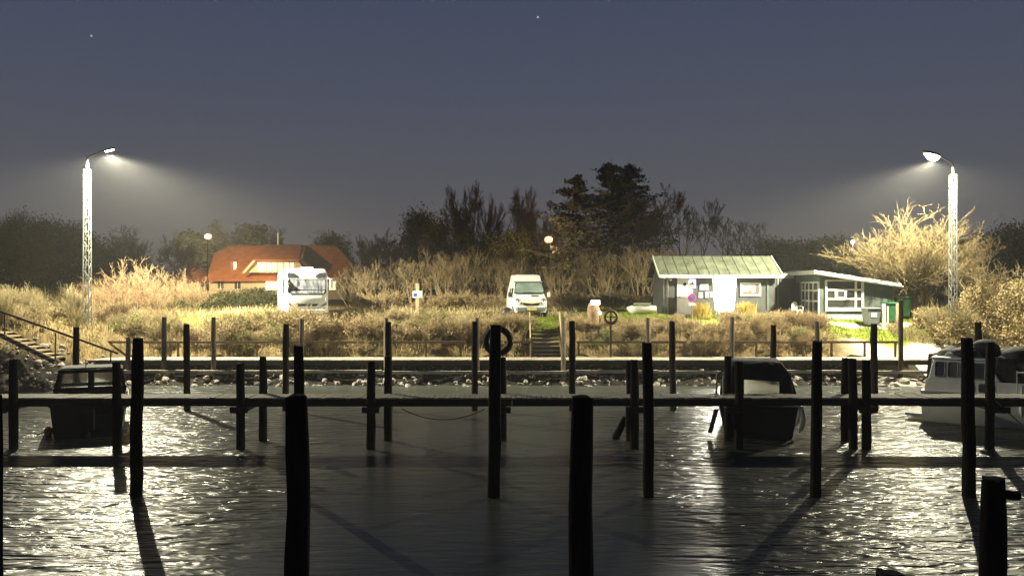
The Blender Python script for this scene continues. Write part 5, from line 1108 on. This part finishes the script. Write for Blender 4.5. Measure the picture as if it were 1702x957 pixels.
# trees: trunk and crown
def tree_proto(m_trunk, m_crown, seed, H=10., r=.16, maxlvl=4, spread=.5, kids=2, up=.1, ratio=.55, nseg=4, stems=1, minr=.02, leaf=None, leafsize=.35, leafper=5, leafspread=.5, first=1, lean=.15, cut=1, wob=.14):
    rr = random.Random(seed); out, tips = [], []
    for i in range(stems):
        a = rr.uniform(0, 6.283); k = rr.uniform(.3, 1) * lean if stems > 1 else rr.uniform(0, .08)
        grow(rr, (.12 * math.cos(a) * (stems > 1), .12 * math.sin(a) * (stems > 1), -.3), (k * math.cos(a), k * math.sin(a), 1), H * rr.uniform(.55, .7), r, 0, maxlvl, out, tips, nseg=nseg, kids=kids, spread=spread, up=up, wob=wob, ratio=ratio, first=first)
    tr = [s for s in out if s[8] <= cut]; cw = [s for s in out if s[8] > cut]
    t = tubes('trunk', tr, m_trunk, minr, 5); c = tubes('crown', cw, m_crown, minr)
    lf = leaves('foliage', tips[::1], leafsize, leaf, seed, leafspread, leafper) if leaf else None
    pts = np.array([s[3:6] for s in out]); return t, c, lf, float(pts[:, 2].max()), float(np.percentile(np.abs(pts[:, 0]), 96))
def place_tree(proto, px, ytop, D, wpx, label, group, name='bare_tree', base=None):
    t, c, lf, H, W = proto; x = XD(px, D); z0 = hz(x, D) - .1; h_ = ZD(ytop, D) - z0; rt = empty(name, (x, D, z0), rnd.uniform(0, 6.283), label, 'tree', group)
    k = h_ / H; kx = (wpx / 2 * D / F) / W; rt.scale = (kx, kx, k)
    link_mesh('trunk', t, rt)
    if c is not None: link_mesh('crown', c, rt)
    if lf is not None: link_mesh('foliage', lf, rt)
    return rt
BARE = [tree_proto('bark_dark', 'twig_dark', 300 + i, 10, .15, 5, .46, 2, .13, .56, nseg=3, minr=.016) for i in range(3)]
RED = [tree_proto('bark_dark', 'twig_red', 320 + i, 8, .15, 4, .6, 2, .10, .56, minr=.024) for i in range(2)]
POP = [tree_proto('bark_dark', 'twig_dark', 340 + i, 12, .17, 4, .52, 2, .10, .48, nseg=5, stems=2, lean=.3, minr=.015, first=1) for i in range(2)]
EVER = [tree_proto('bark_dark', 'twig_dark', 360 + i, 8, .2, 3, .55, 2, .12, .5, minr=.02, leaf='leafdark', leafsize=.27, leafper=34, leafspread=.6) for i in range(3)]
PALE = [tree_proto('bark', 'twig_grey', 380 + i, 6, .1, 3, .3, 2, .3, .5, minr=.02, leaf='leafpale', leafsize=.28, leafper=12, leafspread=.28) for i in range(2)]
SIDE = tree_proto('bark', 'twig_grey', 431, 7, .10, 4, .5, 2, .12, .55, nseg=4, stems=2, minr=.013, lean=.4)
rr = random.Random(91); out, tips = [], []; X0 = XD(1522, 50.6); Z0 = hz(X0, 50.6) - .1
for i in range(10):
    a = rr.uniform(0, 6.283); p = Vector((.38 * math.cos(a), .3 * math.sin(a), -.2)); d = Vector((.13 * math.cos(a) - .07, .10 * math.sin(a), 1)).normalized(); r = rr.uniform(.055, .11)
    for k_ in range(5):
        d = (d + Vector((rr.gauss(-.02, .09), rr.gauss(0, .09), .05))).normalized(); q = p + d * rr.uniform(.42, .58); out.append((*p, *q, r, r * .93, 0)); p = q; r *= .93
    for k_ in range(3):
        az = rr.uniform(0, 6.283); sp_r = rr.uniform(.25, 1.25); e = Vector((sp_r * math.cos(az) - .28, sp_r * .8 * math.sin(az), 1)).normalized()
        grow(rr, tuple(p), tuple(e), rr.uniform(3.0, 4.1), r * .72, 1, 4, out, tips, nseg=5, kids=1, spread=.42, up=.045, wob=.15, ratio=.50, first=0, keep=.6)
    for k_ in range(3):                                           # thin shoots round the foot
        az = rr.uniform(0, 6.283); grow(rr, (.3 * math.cos(az), .3 * math.sin(az), 0), (.3 * math.cos(az), .3 * math.sin(az), 1), rr.uniform(1.2, 2.4), .022, 2, 3, out, tips, nseg=4, kids=1, spread=.35, up=.15, wob=.12, ratio=.5)
big = empty('bare_tree', (X0, 50.6, Z0), 0, 'big bare tree with many spreading stems, brightly lit beside the lamp post', 'tree')
zmx = max(q[5] for q in out); big.scale = (.96, 1, (ZD(334, 50.6) - Z0) / zmx)
link_mesh('trunk', tubes('trunk', [q for q in out if q[8] == 0], 'bark_gold', .02, 6), big); link_mesh('crown', tubes('crown', [q for q in out if q[8] > 0], 'twig_gold', .0085), big)
place_tree(SIDE, 1622, 388, 57, 90, 'slender bare tree showing between the lattice mast and the hedge', None, 'bare_tree')
for i, (px, y, D, w_, lab) in enumerate([(-15, 376, 80, 60, 'dark evergreen tree at the very left edge'), (30, 357, 84, 46, 'dark evergreen with the pointed top, near the left edge'), (72, 372, 80, 62, 'broad dark evergreen right of the pointed one'), (112, 381, 77, 56, 'dark evergreen directly left of the lattice lamp post'), (150, 393, 82, 60, 'dark evergreen right behind the lattice lamp post'), (55, 392, 72, 60, 'lower olive evergreen standing before the pointed one'), (5, 395, 72, 60, 'lower olive evergreen at the left edge')]):
    place_tree(EVER[i % 3], px, y, D, w_ * 1.15, lab, 'dark evergreens beyond the lamp post', 'evergreen_tree')
for i, (px, y, D, w_, lab) in enumerate([(190, 382, 86, 80, 'bare reddish tree above the pinkish shrubs, next to the lamp post'), (240, 373, 88, 90, 'tallest bare reddish tree above the pinkish shrubs'), (290, 388, 84, 70, 'bare reddish tree just left of the street lamp'), (480, 374, 124, 84, 'round-headed reddish tree rising behind the house roof'), (632, 377, 96, 66, 'reddish bare tree right of the house'), (600, 398, 100, 60, 'low reddish bare tree close to the house gable'), (660, 392, 92, 55, 'low reddish tree before the dark evergreens')]):
    place_tree(RED[i % 2], px, y, D, w_, lab, 'reddish bare trees around the house')
for i, (px, y, D, w_, lab) in enumerate([(372, 371, 122, 26, 'pale feathery tree behind the roof ridge, beside the street lamp'), (398, 378, 122, 30, 'pale feathery tree behind the roof ridge, second from the street lamp'), (424, 379, 122, 34, 'pale leafy tree behind the roof ridge, next to the vent pipe'), (330, 388, 116, 44, 'pale leafy tree below the bright street lamp')]):
    place_tree(PALE[i % 2], px, y, D, w_ * 1.2, lab, 'pale trees behind the house', 'garden_tree')
for i, (px, y, D, w_, lab) in enumerate([(690, 357, 102, 60, 'dark bushy tree, leftmost in the dark group before the tall poplars'), (726, 366, 100, 70, 'dark bushy tree in the dark group left of the tall poplars'), (560, 396, 128, 50, 'dark tree at the right end of the house roof'), (765, 392, 98, 80, 'low dark tree at the foot of the tall poplars'), (835, 395, 97, 80, 'low dark tree between the tall poplars'), (890, 402, 112, 70, 'low dark tree left of the amber street lamp'), (1290, 402, 88, 90, 'dark tree above the gap between shed and annex'), (1345, 406, 90, 90, 'dark tree rising behind the annex roof'), (1400, 402, 92, 80, 'dark tree behind the small distant lamp'), (1655, 386, 84, 90, 'dark tree behind the rounded hedge'), (1702, 380, 86, 90, 'dark tree at the right edge'), (1570, 405, 92, 90, 'dark tree behind the big bare tree'), (1470, 412, 95, 100, 'low dark tree behind the annex end')]):
    place_tree(EVER[(i + 1) % 3], px, y, D, w_ * 1.15, lab, 'dark trees along the skyline', 'evergreen_tree')
for i, (px, y, D, w_, lab) in enumerate([(783, 297, 106, 62, 'tall dark bare tree, the highest left of the van'), (815, 318, 108, 44, 'narrow tall bare tree between two broader ones'), (866, 309, 106, 58, 'tall columnar bare tree above the van'), (905, 350, 112, 50, 'faint bare tree left of the conifers')]):
    place_tree(POP[i % 2], px, y, D, w_, lab, 'tall bare trees behind the thicket')
for i, (px, y, D, w_, lab) in enumerate([(1092, 303, 98, 80, 'hazy bare tree next to the tallest conifer'), (1130, 322, 94, 80, 'hazy bare tree above the shed, left end'), (1168, 330, 100, 80, 'hazy bare tree above the middle of the shed roof'), (1205, 343, 95, 80, 'hazy bare tree above the glowing panel'), (1245, 362, 98, 70, 'hazy bare tree above the right end of the shed'), (1060, 350, 88, 80, 'hazy bare tree standing in front of the conifers'), (1275, 388, 100, 60, 'small hazy bare tree above the shed corner')]):
    place_tree(BARE[i % 3], px, y, D, w_, lab, 'hazy bare trees above the shed')
# conifers
def conifer(px, ytop, D, wpx, label, seed):
    rr = random.Random(seed); x = XD(px, D); z0 = hz(x, D) - .1; H = ZD(ytop, D) - z0; Rw = 1.5 * wpx / 2 * D / F
    rt = empty('conifer', (x, D, z0), rr.uniform(0, 6.28), label, 'tree', 'conifers beyond the thicket')
    segs = [(0, 0, 0, 0, 0, H * .5, .22, .14, 0), (0, 0, H * .5, 0, 0, H, .14, .02, 0)]; pts = []
    z = H * .18
    while z < H * .985:
        t = (z / H); Lb = Rw * (1 - ((t - .18) / .82)) ** .8 + .25
        for b_ in range(rr.randint(5, 8)):
            a = rr.uniform(0, 6.283); L = Lb * (rr.uniform(.6, 1.2) if rr.random() < .75 else rr.uniform(1.2, 1.6)); p = Vector((0, 0, z + rr.uniform(-.4, .4))); n = 8
            for i in range(n):
                s = i / n; d = Vector((math.cos(a), math.sin(a), -.05 + .55 * s * s + rr.gauss(0, .05))).normalized(); q = p + d * (L / n); segs.append((*p, *q, .05 * (1 - s) + .012, .05 * (1 - s - 1 / n) + .012, 1))
                if i >= 1:
                    for _ in range(4): pts.append((q.x + rr.gauss(0, .16), q.y + rr.gauss(0, .16), q.z - abs(rr.gauss(0, .10))))
                p = q
        z += rr.uniform(.35, .6)
    link_mesh('trunk', tubes('trunk', segs, 'bark_dark', .015, 5), rt); link_mesh('foliage', leaves('foliage', pts, .42, 'needle', seed, .10, 2, .3, .35), rt)
conifer(957, 292, 94, 112, 'conifer with long swept branches, the lower one beside the amber street lamp', 5)
conifer(1016, 264, 96, 128, 'tallest conifer, standing in the middle of the conifer group', 6)
conifer(1048, 271, 98, 110, 'conifer right of the tallest one, partly behind the hazy bare trees', 7)

# ------------------------------------------------------------------ render settings
scene.render.engine = 'CYCLES'
vs = scene.view_settings; vs.view_transform = 'Standard'; vs.look = 'None'; vs.gamma = 1; vs.exposure = 0.0; vs.use_curve_mapping = False
c = scene.cycles
c.use_denoising = True
try: c.denoiser = 'OPENIMAGEDENOISE'; c.denoising_input_passes = 'RGB_ALBEDO_NORMAL'
except Exception: pass
c.max_bounces = 6; c.diffuse_bounces = 2; c.glossy_bounces = 3; c.transmission_bounces = 2; c.volume_bounces = 1; c.transparent_max_bounces = 4
c.caustics_reflective = False; c.caustics_refractive = False; c.sample_clamp_indirect = 4; c.sample_clamp_direct = 0
c.use_adaptive_sampling = True; c.adaptive_threshold = .02
